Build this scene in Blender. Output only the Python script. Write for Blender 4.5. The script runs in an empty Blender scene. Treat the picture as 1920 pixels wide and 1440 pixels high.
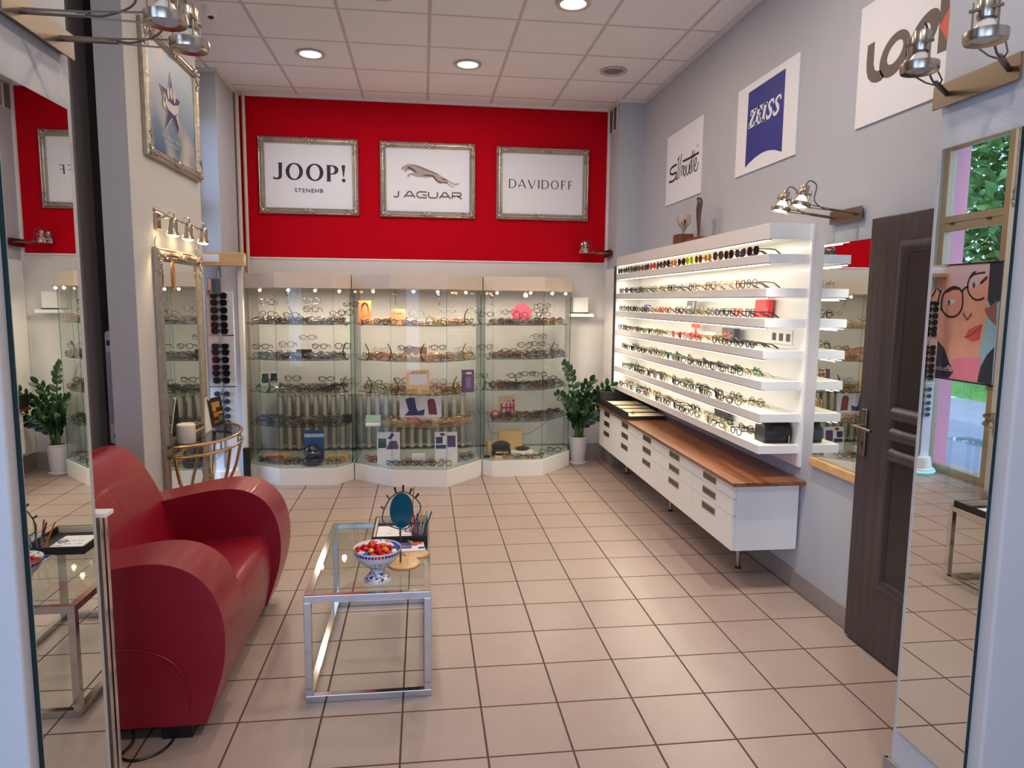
import bpy, bmesh, math, random
from mathutils import Vector, Matrix
from mathutils.geometry import tessellate_polygon
random.seed(11)
# tuned light levels
EXPOSURE = 0.0
WORLD = 4.4
SUN_E = 2.0
DL = 9.5
LED_E = 4.4
SPOT_E = 36
CASE_E = 9
WALL_E = 30
PI = math.pi
scene = bpy.context.scene
C = scene.collection

# ------------------------------------------------------------------ camera
YAW, PITCH, ROLL, FPX = 0.127, 0.117, 0.010, 1309.0
def cam_axes():
    cy, sy, cp, sp, cr, sr = math.cos(YAW), math.sin(YAW), math.cos(PITCH), math.sin(PITCH), math.cos(ROLL), math.sin(ROLL)
    f = Vector((sy*cp, cy*cp, -sp)); r = Vector((cy, -sy, 0)); u = r.cross(f)
    return cr*r + sr*u, -sr*r + cr*u, f
r_, u_, f_ = cam_axes()
cd = bpy.data.cameras.new('camera'); cd.sensor_width = 36; cd.lens = FPX/1920*36; cd.clip_start = 0.02; cd.clip_end = 200
cam = bpy.data.objects.new('camera', cd); C.objects.link(cam)
M = Matrix.Identity(4)
for i in range(3):
    M[i][0], M[i][1], M[i][2] = r_[i], u_[i], -f_[i]
M[2][3] = 1.6
cam.matrix_world = M
scene.camera = cam

# ------------------------------------------------------------------ world, daylight, exposure
scene.view_settings.view_transform = 'Standard'; scene.view_settings.look = 'None'
scene.view_settings.exposure = EXPOSURE; scene.view_settings.gamma = 1.0
scene.view_settings.use_curve_mapping = False
w = bpy.data.worlds.new('sky'); scene.world = w; w.use_nodes = True
bg = w.node_tree.nodes['Background']; bg.inputs[0].default_value = (0.44, 0.62, 1.0, 1); bg.inputs[1].default_value = WORLD
try:
    scene.cycles.max_bounces = 10; scene.cycles.diffuse_bounces = 4; scene.cycles.glossy_bounces = 5
    scene.cycles.transmission_bounces = 6; scene.cycles.transparent_max_bounces = 40
    scene.cycles.adaptive_threshold = 0.03; scene.cycles.sample_clamp_indirect = 4.0
    scene.cycles.caustics_reflective = False; scene.cycles.caustics_refractive = False
except Exception: pass

def light(name, kind, loc, energy, color=(1, 1, 1), direction=(0, 0, -1), size=None, size_y=None, spot=None, portal=False, parent=None, blend=0.6):
    d = bpy.data.lights.new(name, kind); d.energy = energy; d.color = color
    if kind == 'AREA':
        if size_y: d.shape = 'RECTANGLE'; d.size = size; d.size_y = size_y
        else: d.shape = 'DISK'; d.size = size
        if portal: d.cycles.is_portal = True
    if kind == 'SPOT': d.spot_size = spot; d.spot_blend = blend; d.shadow_soft_size = size or .02
    if kind == 'POINT': d.shadow_soft_size = size or .03
    o = bpy.data.objects.new(name, d); C.objects.link(o)
    o.location = loc; o.rotation_euler = Vector(direction).to_track_quat('-Z', 'Y').to_euler()
    if parent:
        o.parent = parent; o.location = Vector(loc) - org(parent)
    return o
def org(o):
    v = Vector((0, 0, 0))
    while o is not None:
        v += o.location; o = o.parent
    return v
SUN = light('sun', 'SUN', (-20, -8, 20), SUN_E, (1, .95, .85), (-.55, .25, -.9)); SUN.data.angle = .02
# daylight enters by the glazed shop front on the left behind the camera and by the recess window
light('shopfront_daylight_portal', 'AREA', (-1.93, -.45, 1.55), 1, direction=(1, 0, 0), size=2.1, size_y=2.9, portal=True)
light('entrance_daylight_portal', 'AREA', (-.57, -1.58, 1.4), 1, direction=(0, 1, 0), size=2.15, size_y=2.4, portal=True)
light('window_daylight_portal', 'AREA', (-1.93, 5.9, 1.6), 1, direction=(1, 0, 0), size=.8, size_y=3.0, portal=True)

# ------------------------------------------------------------------ mesh builder
def s2l(c):
    return tuple(((v/255)/12.92 if v/255 <= .04045 else ((v/255+.055)/1.055)**2.4) for v in c)
class MB:
    def __init__(s): s.v = []; s.f = []; s.m = []
    def add(s, vs, fs, mi=0):
        b = len(s.v); s.v += [tuple(x) for x in vs]; s.f += [tuple(b+i for i in f) for f in fs]; s.m += [mi]*len(fs); return s
    def box(s, x0, x1, y0, y1, z0, z1, mi=0):
        return s.add([(x, y, z) for x in (x0, x1) for y in (y0, y1) for z in (z0, z1)],
            [(0, 1, 3, 2), (4, 6, 7, 5), (0, 4, 5, 1), (2, 3, 7, 6), (0, 2, 6, 4), (1, 5, 7, 3)], mi)
    def obox(s, c, ux, uy, uz, hx, hy, hz, mi=0):
        c, ux, uy, uz = Vector(c), Vector(ux).normalized(), Vector(uy).normalized(), Vector(uz).normalized()
        return s.add([c+ux*a*hx+uy*b*hy+uz*d*hz for a in (-1, 1) for b in (-1, 1) for d in (-1, 1)],
            [(0, 1, 3, 2), (4, 6, 7, 5), (0, 4, 5, 1), (2, 3, 7, 6), (0, 2, 6, 4), (1, 5, 7, 3)], mi)
    def tube(s, pts, r, n=8, closed=False, mi=0, caps=True, flat=1.0):
        P = [Vector(p) for p in pts]; N = len(P); rs = r if isinstance(r, (list, tuple)) else [r]*N
        ref = Vector((0, 0, 1)); vs = []; pu = None
        for i in range(N):
            if closed: t = P[(i+1) % N]-P[i-1]
            else: t = P[min(i+1, N-1)]-P[max(i-1, 0)]
            if t.length < 1e-9: t = Vector((0, 0, 1))
            t.normalize()
            if pu is None:
                a = ref if abs(t.z) < .95 else Vector((1, 0, 0)); u = t.cross(a).normalized()
            else:
                u = pu - t*pu.dot(t); u = u.normalized() if u.length > 1e-6 else t.cross(ref).normalized()
            pu = u; w_ = t.cross(u)
            for k in range(n):
                an = 2*PI*k/n; vs.append(P[i]+u*math.cos(an)*rs[i]+w_*math.sin(an)*rs[i]*flat)
        fs = []
        for i in range(N if closed else N-1):
            j = (i+1) % N
            for k in range(n):
                l = (k+1) % n; fs.append((i*n+k, i*n+l, j*n+l, j*n+k))
        if not closed and caps: fs += [tuple(range(n))[::-1], tuple((N-1)*n+k for k in range(n))]
        return s.add(vs, fs, mi)
    def cyl(s, a, b, r, n=16, mi=0, r2=None): return s.tube([a, b], [r, r2 if r2 is not None else r], n, mi=mi)
    def lathe(s, prof, c=(0, 0, 0), n=32, mi=0, axis=(0, 0, 1), caps=False, sx=1, sy=1):
        q = Vector((0, 0, 1)).rotation_difference(Vector(axis)); c = Vector(c); vs = []
        for r, z in prof:
            for k in range(n):
                a = 2*PI*k/n; vs.append(c + q @ Vector((r*math.cos(a)*sx, r*math.sin(a)*sy, z)))
        fs = []
        for i in range(len(prof)-1):
            for k in range(n):
                l = (k+1) % n; fs.append((i*n+k, i*n+l, (i+1)*n+l, (i+1)*n+k))
        if caps: fs += [tuple(range(n))[::-1], tuple((len(prof)-1)*n+k for k in range(n))]
        return s.add(vs, fs, mi)
    def prism(s, poly, f0, f1, mi=0, mi_side=None):
        """poly: 2-D points; f0, f1 map (a, b) to the two end faces"""
        n = len(poly); tr = tessellate_polygon([[Vector((a, b, 0)) for a, b in poly]])
        vs = [f0(a, b) for a, b in poly]+[f1(a, b) for a, b in poly]
        s.add(vs, [tuple(t) for t in tr]+[tuple(n+i for i in t)[::-1] for t in tr], mi)
        b0 = len(s.v)-2*n
        for i in range(n):
            j = (i+1) % n; s.f.append((b0+i, b0+j, b0+n+j, b0+n+i)); s.m.append(mi if mi_side is None else mi_side)
        return s
    def ell(s, c, r, n=10, m=6, mi=0, q=None):
        c = Vector(c); vs = []
        for i in range(m+1):
            t = PI*i/m
            for k in range(n):
                a = 2*PI*k/n; p = Vector((r[0]*math.sin(t)*math.cos(a), r[1]*math.sin(t)*math.sin(a), r[2]*math.cos(t)))
                if q: p = q @ p
                vs.append(c+p)
        fs = [(i*n+k, (i+1)*n+k, (i+1)*n+(k+1) % n, i*n+(k+1) % n) for i in range(m) for k in range(n)]
        return s.add(vs, fs, mi)
    def build(s, name, mats, parent=None, origin=None, smooth=False, bevel=0, segs=2, subsurf=0, angle=.6, **tags):
        o0 = org(parent) if parent else Vector(origin or (0, 0, 0))
        me = bpy.data.meshes.new(name)
        me.from_pydata([Vector(v)-o0 for v in s.v], [], s.f)
        for mm in (mats if isinstance(mats, (list, tuple)) else [mats]): me.materials.append(mm)
        me.polygons.foreach_set('material_index', s.m)
        bm = bmesh.new(); bm.from_mesh(me); bmesh.ops.remove_doubles(bm, verts=bm.verts, dist=1e-6)
        bmesh.ops.recalc_face_normals(bm, faces=bm.faces); bm.to_mesh(me); bm.free()
        if smooth:
            me.polygons.foreach_set('use_smooth', [True]*len(me.polygons))
        o = bpy.data.objects.new(name, me); C.objects.link(o)
        if parent: o.parent = parent
        else: o.location = o0
        if bevel:
            b = o.modifiers.new('bevel', 'BEVEL'); b.width = bevel; b.segments = segs; b.limit_method = 'ANGLE'; b.angle_limit = .7
        if subsurf:
            b = o.modifiers.new('sub', 'SUBSURF'); b.levels = subsurf; b.render_levels = subsurf
        if smooth and not subsurf:
            try:
                me.set_sharp_from_angle(angle=angle)
            except Exception: pass
        for k, v in tags.items():
            if v is not None: o[k] = v
        return o
def tag(o, label, cat, group=None):
    o['label'] = label; o['category'] = cat
    if group: o['group'] = group
    return o
def thing(name, loc, label, cat, group=None):
    o = bpy.data.objects.new(name, None); C.objects.link(o); o.location = loc; o.empty_display_size = .05
    return tag(o, label, cat, group)
def struct(o, label=None):
    o['kind'] = 'structure'
    if label: o['label'] = label
    return o
class Plane:
    """a flat frame of reference on a wall or a sheet: u along, v up, w off the surface"""
    def __init__(s, O, U, V, N): s.O, s.U, s.V, s.N = Vector(O), Vector(U), Vector(V), Vector(N)
    def p(s, u, v, w=0): return s.O+s.U*u+s.V*v+s.N*w
    def poly(s, mb, pts, w0, w1, mi=0): return mb.prism(pts, lambda a, b: s.p(a, b, w0), lambda a, b: s.p(a, b, w1), mi)
    def rect(s, mb, u0, u1, v0, v1, w0, w1, mi=0): return s.poly(mb, [(u0, v0), (u1, v0), (u1, v1), (u0, v1)], w0, w1, mi)
    def ribbon(s, mb, pts, wd, w0, w1, mi=0):
        P = [Vector((a, b)) for a, b in pts]; n = len(P); ws = wd if isinstance(wd, (list, tuple)) else [wd]*n
        L = []; R = []
        for i in range(n):
            t = P[min(i+1, n-1)]-P[max(i-1, 0)]; t.normalize(); nn = Vector((-t.y, t.x))*ws[i]/2
            L.append(P[i]+nn); R.append(P[i]-nn)
        for i in range(n-1):
            q = [L[i], L[i+1], R[i+1], R[i]]
            vs = [s.p(a.x, a.y, w1) for a in q]+[s.p(a.x, a.y, w0) for a in q]
            mb.add(vs, [(0, 1, 2, 3), (7, 6, 5, 4), (0, 4, 5, 1), (2, 6, 7, 3), (1, 5, 6, 2), (0, 3, 7, 4)], mi)
        return mb
    def ring(s, mb, out, inn, w0, w1, mi=0):
        n = len(out)
        for i in range(n):
            j = (i+1) % n; q = [out[i], out[j], inn[j], inn[i]]
            vs = [s.p(a, b, w1) for a, b in q]+[s.p(a, b, w0) for a, b in q]
            mb.add(vs, [(0, 1, 2, 3), (7, 6, 5, 4), (0, 4, 5, 1), (2, 3, 7, 6)], mi)
        return mb
def ell2(cx, cy, rx, ry, n=32, rot=0):
    return [(cx+rx*math.cos(t)*math.cos(rot)-ry*math.sin(t)*math.sin(rot), cy+rx*math.cos(t)*math.sin(rot)+ry*math.sin(t)*math.cos(rot)) for t in [2*PI*i/n for i in range(n)]]
def from4(q, n=36):
    """skewed ellipse from left, right, top, bottom points"""
    (lx, ly), (rx, ry), (tx, ty), (bx, by) = q
    cx, cy = (lx+rx+tx+bx)/4, (ly+ry+ty+by)/4; a = ((rx-lx)/2, (ry-ly)/2); b = ((tx-bx)/2, (ty-by)/2)
    return [(cx+a[0]*math.cos(t)+b[0]*math.sin(t), cy+a[1]*math.cos(t)+b[1]*math.sin(t)) for t in [2*PI*i/n for i in range(n)]]
def smooth_line(pts, k=3, closed=False):
    out = []; n = len(pts)
    for i in range(n if closed else n-1):
        p0, p1, p2, p3 = (pts[(i-1) % n] if closed or i > 0 else pts[0]), pts[i], pts[(i+1) % n], (pts[(i+2) % n] if closed or i+2 < n else pts[-1])
        for j in range(k):
            t = j/k
            out.append(tuple(.5*((2*b)+(-a+c)*t+(2*a-5*b+4*c-d)*t*t+(-a+3*b-3*c+d)*t**3) for a, b, c, d in zip(p0, p1, p2, p3)))
    if not closed: out.append(tuple(pts[-1]))
    return out
def text_mesh(mb, txt, pl, u0, v0, width, height, w0=.0015, bold=0, shear=0, mi=0, spacing=1.0):
    """built-in sans letters scaled to width x height with the lower left corner at u0, v0"""
    cu = bpy.data.curves.new('letters', 'FONT'); cu.body = txt; cu.size = 1; cu.offset = bold; cu.shear = shear; cu.resolution_u = 3; cu.space_character = spacing
    o = bpy.data.objects.new('letters', cu); C.objects.link(o)
    dg = bpy.context.evaluated_depsgraph_get(); me = o.evaluated_get(dg).to_mesh()
    xs = [v.co.x for v in me.vertices]; ys = [v.co.y for v in me.vertices]
    if xs:
        ax, bx, ay, by = min(xs), max(xs), min(ys), max(ys)
        vs = [pl.p(u0+(v.co.x-ax)/(bx-ax)*width, v0+(v.co.y-ay)/max(by-ay, 1e-6)*height, w0) for v in me.vertices]
        mb.add(vs, [tuple(p.vertices) for p in me.polygons], mi)
    o.evaluated_get(dg).to_mesh_clear(); bpy.data.objects.remove(o); bpy.data.curves.remove(cu)
    return mb

# ------------------------------------------------------------------ materials
MATS = {}
def mat(name, rgb, rough=.5, metal=0, var=.04, scale=8, bump=0, bscale=60, coat=0, emit=0, spec=.5, lin=False):
    if name in MATS: return MATS[name]
    m = bpy.data.materials.new(name); m.use_nodes = True; nt = m.node_tree; b = nt.nodes['Principled BSDF']
    c = rgb if lin else s2l(rgb)
    tc = nt.nodes.new('ShaderNodeTexCoord')
    nz = nt.nodes.new('ShaderNodeTexNoise'); nz.inputs['Scale'].default_value = scale; nz.inputs['Detail'].default_value = 3
    nt.links.new(tc.outputs['Object'], nz.inputs['Vector'])
    mx = nt.nodes.new('ShaderNodeMix'); mx.data_type = 'RGBA'
    mx.inputs[6].default_value = tuple(min(1, x*(1-var)) for x in c)+(1,); mx.inputs[7].default_value = tuple(min(1, x*(1+var)) for x in c)+(1,)
    nt.links.new(nz.outputs['Fac'], mx.inputs[0]); nt.links.new(mx.outputs[2], b.inputs['Base Color'])
    b.inputs['Roughness'].default_value = rough; b.inputs['Metallic'].default_value = metal
    b.inputs['Specular IOR Level'].default_value = spec
    if coat: b.inputs['Coat Weight'].default_value = coat; b.inputs['Coat Roughness'].default_value = .08
    if emit: b.inputs['Emission Color'].default_value = c+(1,); b.inputs['Emission Strength'].default_value = emit
    if bump:
        n2 = nt.nodes.new('ShaderNodeTexNoise'); n2.inputs['Scale'].default_value = bscale; n2.inputs['Detail'].default_value = 4
        nt.links.new(tc.outputs['Object'], n2.inputs['Vector'])
        bp = nt.nodes.new('ShaderNodeBump'); bp.inputs['Strength'].default_value = bump; bp.inputs['Distance'].default_value = .01
        nt.links.new(n2.outputs['Fac'], bp.inputs['Height']); nt.links.new(bp.outputs[0], b.inputs['Normal'])
    MATS[name] = m; return m
def glass(name, tint=(.985, .995, .99), f0=1.45, rough=0, lo=0):
    if name in MATS: return MATS[name]
    m = bpy.data.materials.new(name); m.use_nodes = True; nt = m.node_tree; nt.nodes.clear()
    o = nt.nodes.new('ShaderNodeOutputMaterial'); t = nt.nodes.new('ShaderNodeBsdfTransparent'); g = nt.nodes.new('ShaderNodeBsdfGlossy')
    t.inputs[0].default_value = tint+(1,); g.inputs['Roughness'].default_value = rough
    x = nt.nodes.new('ShaderNodeMixShader'); lw = nt.nodes.new('ShaderNodeLayerWeight'); lw.inputs[0].default_value = .5
    pw = nt.nodes.new('ShaderNodeMath'); pw.operation = 'POWER'; pw.inputs[1].default_value = 5; nt.links.new(lw.outputs['Facing'], pw.inputs[0])
    ma = nt.nodes.new('ShaderNodeMath'); ma.operation = 'MULTIPLY_ADD'; ma.inputs[1].default_value = .8; ma.inputs[2].default_value = ((f0-1)/(f0+1))**2*.8; nt.links.new(pw.outputs[0], ma.inputs[0])
    nt.links.new(ma.outputs[0], x.inputs[0]); nt.links.new(t.outputs[0], x.inputs[1]); nt.links.new(g.outputs[0], x.inputs[2])
    nt.links.new(x.outputs[0], o.inputs[0]); MATS[name] = m; return m
def grad(name, lo, hi, z0, z1, warm=None):
    '''printed sheet whose colours run from the bottom to the top of the design'''
    m = bpy.data.materials.new(name); m.use_nodes = True; nt = m.node_tree; b = nt.nodes['Principled BSDF']; L = nt.links.new
    g = nt.nodes.new('ShaderNodeNewGeometry'); sp = nt.nodes.new('ShaderNodeSeparateXYZ'); L(g.outputs['Position'], sp.inputs[0])
    mr = nt.nodes.new('ShaderNodeMapRange'); mr.inputs[1].default_value = z0; mr.inputs[2].default_value = z1; L(sp.outputs[2], mr.inputs[0])
    mx = nt.nodes.new('ShaderNodeMix'); mx.data_type = 'RGBA'; mx.inputs[6].default_value = s2l(lo)+(1,); mx.inputs[7].default_value = s2l(hi)+(1,); L(mr.outputs[0], mx.inputs[0])
    out = mx.outputs[2]
    if warm:
        nz = nt.nodes.new('ShaderNodeTexNoise'); nz.inputs['Scale'].default_value = 3.2; nz.inputs['Detail'].default_value = 1; L(g.outputs['Position'], nz.inputs['Vector'])
        r = nt.nodes.new('ShaderNodeMapRange'); r.inputs[1].default_value = .42; r.inputs[2].default_value = .68; L(nz.outputs[0], r.inputs[0])
        m2 = nt.nodes.new('ShaderNodeMix'); m2.data_type = 'RGBA'; L(r.outputs[0], m2.inputs[0]); L(out, m2.inputs[6]); m2.inputs[7].default_value = s2l(warm)+(1,); out = m2.outputs[2]
    L(out, b.inputs['Base Color']); b.inputs['Roughness'].default_value = .5; MATS[name] = m; return m
def emis(name, rgb, st):
    if name in MATS: return MATS[name]
    m = bpy.data.materials.new(name); m.use_nodes = True; b = m.node_tree.nodes['Principled BSDF']
    c = s2l(rgb); b.inputs['Base Color'].default_value = c+(1,); b.inputs['Emission Color'].default_value = c+(1,); b.inputs['Emission Strength'].default_value = st
    MATS[name] = m; return m
def grid_mat(name, x0, y0, T, half, tile, grout, rough, tvar=.05, bump=.3, extra=None):
    m = bpy.data.materials.new(name); m.use_nodes = True; nt = m.node_tree; b = nt.nodes['Principled BSDF']; L = nt.links.new
    def math_(op, a, b_=None):
        n = nt.nodes.new('ShaderNodeMath'); n.operation = op
        for i, q in enumerate((a, b_)):
            if q is None: continue
            if hasattr(q, 'links'): L(q, n.inputs[i])
            else: n.inputs[i].default_value = q
        return n.outputs[0]
    geo = nt.nodes.new('ShaderNodeNewGeometry'); sp = nt.nodes.new('ShaderNodeSeparateXYZ'); L(geo.outputs['Position'], sp.inputs[0])
    d = []; ids = []
    for i, c0 in ((0, x0), (1, y0)):
        q = math_('DIVIDE', math_('SUBTRACT', sp.outputs[i], c0), T); fr = math_('FRACT', q); ids.append(math_('FLOOR', q))
        d.append(math_('MINIMUM', fr, math_('SUBTRACT', 1.0, fr)))
    e = math_('MINIMUM', d[0], d[1])
    mr = nt.nodes.new('ShaderNodeMapRange'); mr.inputs[1].default_value = half/T; mr.inputs[2].default_value = half/T*1.6; L(e, mr.inputs[0])
    cb = nt.nodes.new('ShaderNodeCombineXYZ'); L(ids[0], cb.inputs[0]); L(ids[1], cb.inputs[1])
    wn = nt.nodes.new('ShaderNodeTexWhiteNoise'); L(cb.outputs[0], wn.inputs[0])
    nz = nt.nodes.new('ShaderNodeTexNoise'); nz.inputs['Scale'].default_value = 7; nz.inputs['Detail'].default_value = 6; L(geo.outputs['Position'], nz.inputs['Vector'])
    s = math_('ADD', math_('MULTIPLY', math_('SUBTRACT', wn.outputs[0], .5), tvar), math_('MULTIPLY', math_('SUBTRACT', nz.outputs[0], .5), tvar*3))
    s = math_('ADD', 1.0, s)
    vm = nt.nodes.new('ShaderNodeVectorMath'); vm.operation = 'SCALE'; vm.inputs[0].default_value = s2l(tile); L(s, vm.inputs['Scale'])
    mx = nt.nodes.new('ShaderNodeMix'); mx.data_type = 'RGBA'; L(mr.outputs[0], mx.inputs[0]); mx.inputs[6].default_value = s2l(grout)+(1,); L(vm.outputs[0], mx.inputs[7])
    L(mx.outputs[2], b.inputs['Base Color'])
    r = nt.nodes.new('ShaderNodeMapRange'); r.inputs[3].default_value = .85; r.inputs[4].default_value = rough; L(mr.outputs[0], r.inputs[0]); L(r.outputs[0], b.inputs['Roughness'])
    bp = nt.nodes.new('ShaderNodeBump'); bp.inputs['Strength'].default_value = bump; bp.inputs['Distance'].default_value = .004
    h = math_('ADD', mr.outputs[0], math_('MULTIPLY', nz.outputs[0], .15)); L(h, bp.inputs['Height']); L(bp.outputs[0], b.inputs['Normal'])
    MATS[name] = m; return m
def wood(name, c1, c2, rough=.35, axis=1, scale=18, coat=.2):
    m = bpy.data.materials.new(name); m.use_nodes = True; nt = m.node_tree; b = nt.nodes['Principled BSDF']; L = nt.links.new
    geo = nt.nodes.new('ShaderNodeTexCoord'); mp = nt.nodes.new('ShaderNodeMapping'); sc = [scale]*3; sc[axis] = scale*.04
    mp.inputs['Scale'].default_value = sc; L(geo.outputs['Object'], mp.inputs[0])
    nz = nt.nodes.new('ShaderNodeTexNoise'); nz.inputs['Scale'].default_value = 1.2; nz.inputs['Detail'].default_value = 7; nz.inputs['Distortion'].default_value = .6; L(mp.outputs[0], nz.inputs['Vector'])
    cr = nt.nodes.new('ShaderNodeValToRGB'); cr.color_ramp.elements[0].position = .3; cr.color_ramp.elements[1].position = .72
    cr.color_ramp.elements[0].color = s2l(c1)+(1,); cr.color_ramp.elements[1].color = s2l(c2)+(1,); L(nz.outputs[0], cr.inputs[0]); L(cr.outputs[0], b.inputs['Base Color'])
    b.inputs['Roughness'].default_value = rough; b.inputs['Coat Weight'].default_value = coat; b.inputs['Coat Roughness'].default_value = .15
    MATS[name] = m; return m

GREY = mat('grey wall paint', (180, 181, 186), .85, bump=.05, bscale=120)
CREAM = mat('pale pillar paint', (192, 190, 189), .85, bump=.05, bscale=120)
WALLW = mat('off white wall paint', (208, 203, 198), .8, bump=.05, bscale=120)
RED = mat('red wall paint', (182, 0, 22), .75, bump=.03, bscale=120, var=.03, spec=.08)
DARKW = mat('charcoal wall paint', (112, 104, 103), .8)
WHITE = mat('white laminate', (238, 235, 230), .3, var=.01, coat=.15)
WHITEM = mat('white matt', (232, 230, 226), .6, var=.02)
TRIMW = mat('white moulding', (222, 216, 210), .6)
FLOORM = grid_mat('floor tiles', .2202, 3.522, .30825, .0030, (168, 147, 136), (78, 56, 46), .33)
CEILM = grid_mat('ceiling tiles', -1.148, 4.917, .6, .009, (238, 236, 236), (198, 190, 186), .85, tvar=.015, bump=.5)
SKIRT = mat('skirting tile', (150, 138, 130), .45, var=.08)
WALNUT = wood('walnut worktop', (92, 50, 26), (158, 98, 60), .32, 1, 22)
OAK = wood('light oak', (196, 150, 92), (222, 182, 124), .4, 0, 16)
DOORW = wood('dark wenge door', (46, 38, 40), (68, 58, 58), .38, 2, 30, .1)
BROWNW = wood('brown trophy wood', (96, 50, 34), (126, 70, 48), .4, 2, 20)
CHROME = mat('chrome', (205, 203, 200), .12, 1, var=.02)
STEEL = mat('brushed steel', (136, 122, 106), .34, 1, var=.05, scale=40)
NICKEL = mat('satin nickel', (190, 176, 158), .24, 1)
SILVER = mat('antique silver leaf', (176, 166, 152), .35, .85, var=.3, scale=30, bump=.4, bscale=50)
GOLD = mat('brushed gold', (190, 158, 112), .26, 1)
LEATHER = mat('red leather', (138, 10, 32), .34, var=.12, scale=5, bump=.25, bscale=9, coat=.12)
BLACK = mat('black plastic', (22, 20, 22), .35)
BLACKM = mat('black matt board', (28, 25, 27), .6)
DGREY = mat('dark grey', (66, 62, 66), .5)
MIRROR = mat('mirror silver', (232, 236, 232), .0, 1, var=0)
EDGE = mat('mirror edge', (14, 40, 42), .2)
GLASSP = glass('clear glass pane')
GLASSE = glass('green glass edge', (.34, .60, .55))
GLASST = glass('table glass', (.90, .95, .93), 1.5)
ACRYL = glass('clear acrylic', (.93, .97, .99), 1.45)
PAPER = mat('printed paper white', (232, 230, 232), .6, var=.01)
INK = mat('dark ink', (44, 26, 46), .6)
INKB = mat('black ink', (38, 32, 32), .6)
LED = emis('led diffuser', (255, 248, 225), 3)
LAMPON = emis('lit lamp face', (255, 236, 205), 14)
LAMPW = emis('cool lamp face', (250, 250, 255), 12)
BULB = emis('halogen bulb', (255, 214, 150), 26)
CERAM = mat('white ceramic', (226, 224, 222), .18, coat=.4)
LEAF = mat('glossy green leaf', (24, 56, 26), .28, var=.35, scale=20, coat=.2)
STEM = mat('green stem', (66, 98, 48), .45)
SOIL = mat('soil', (44, 32, 24), .9)
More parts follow.
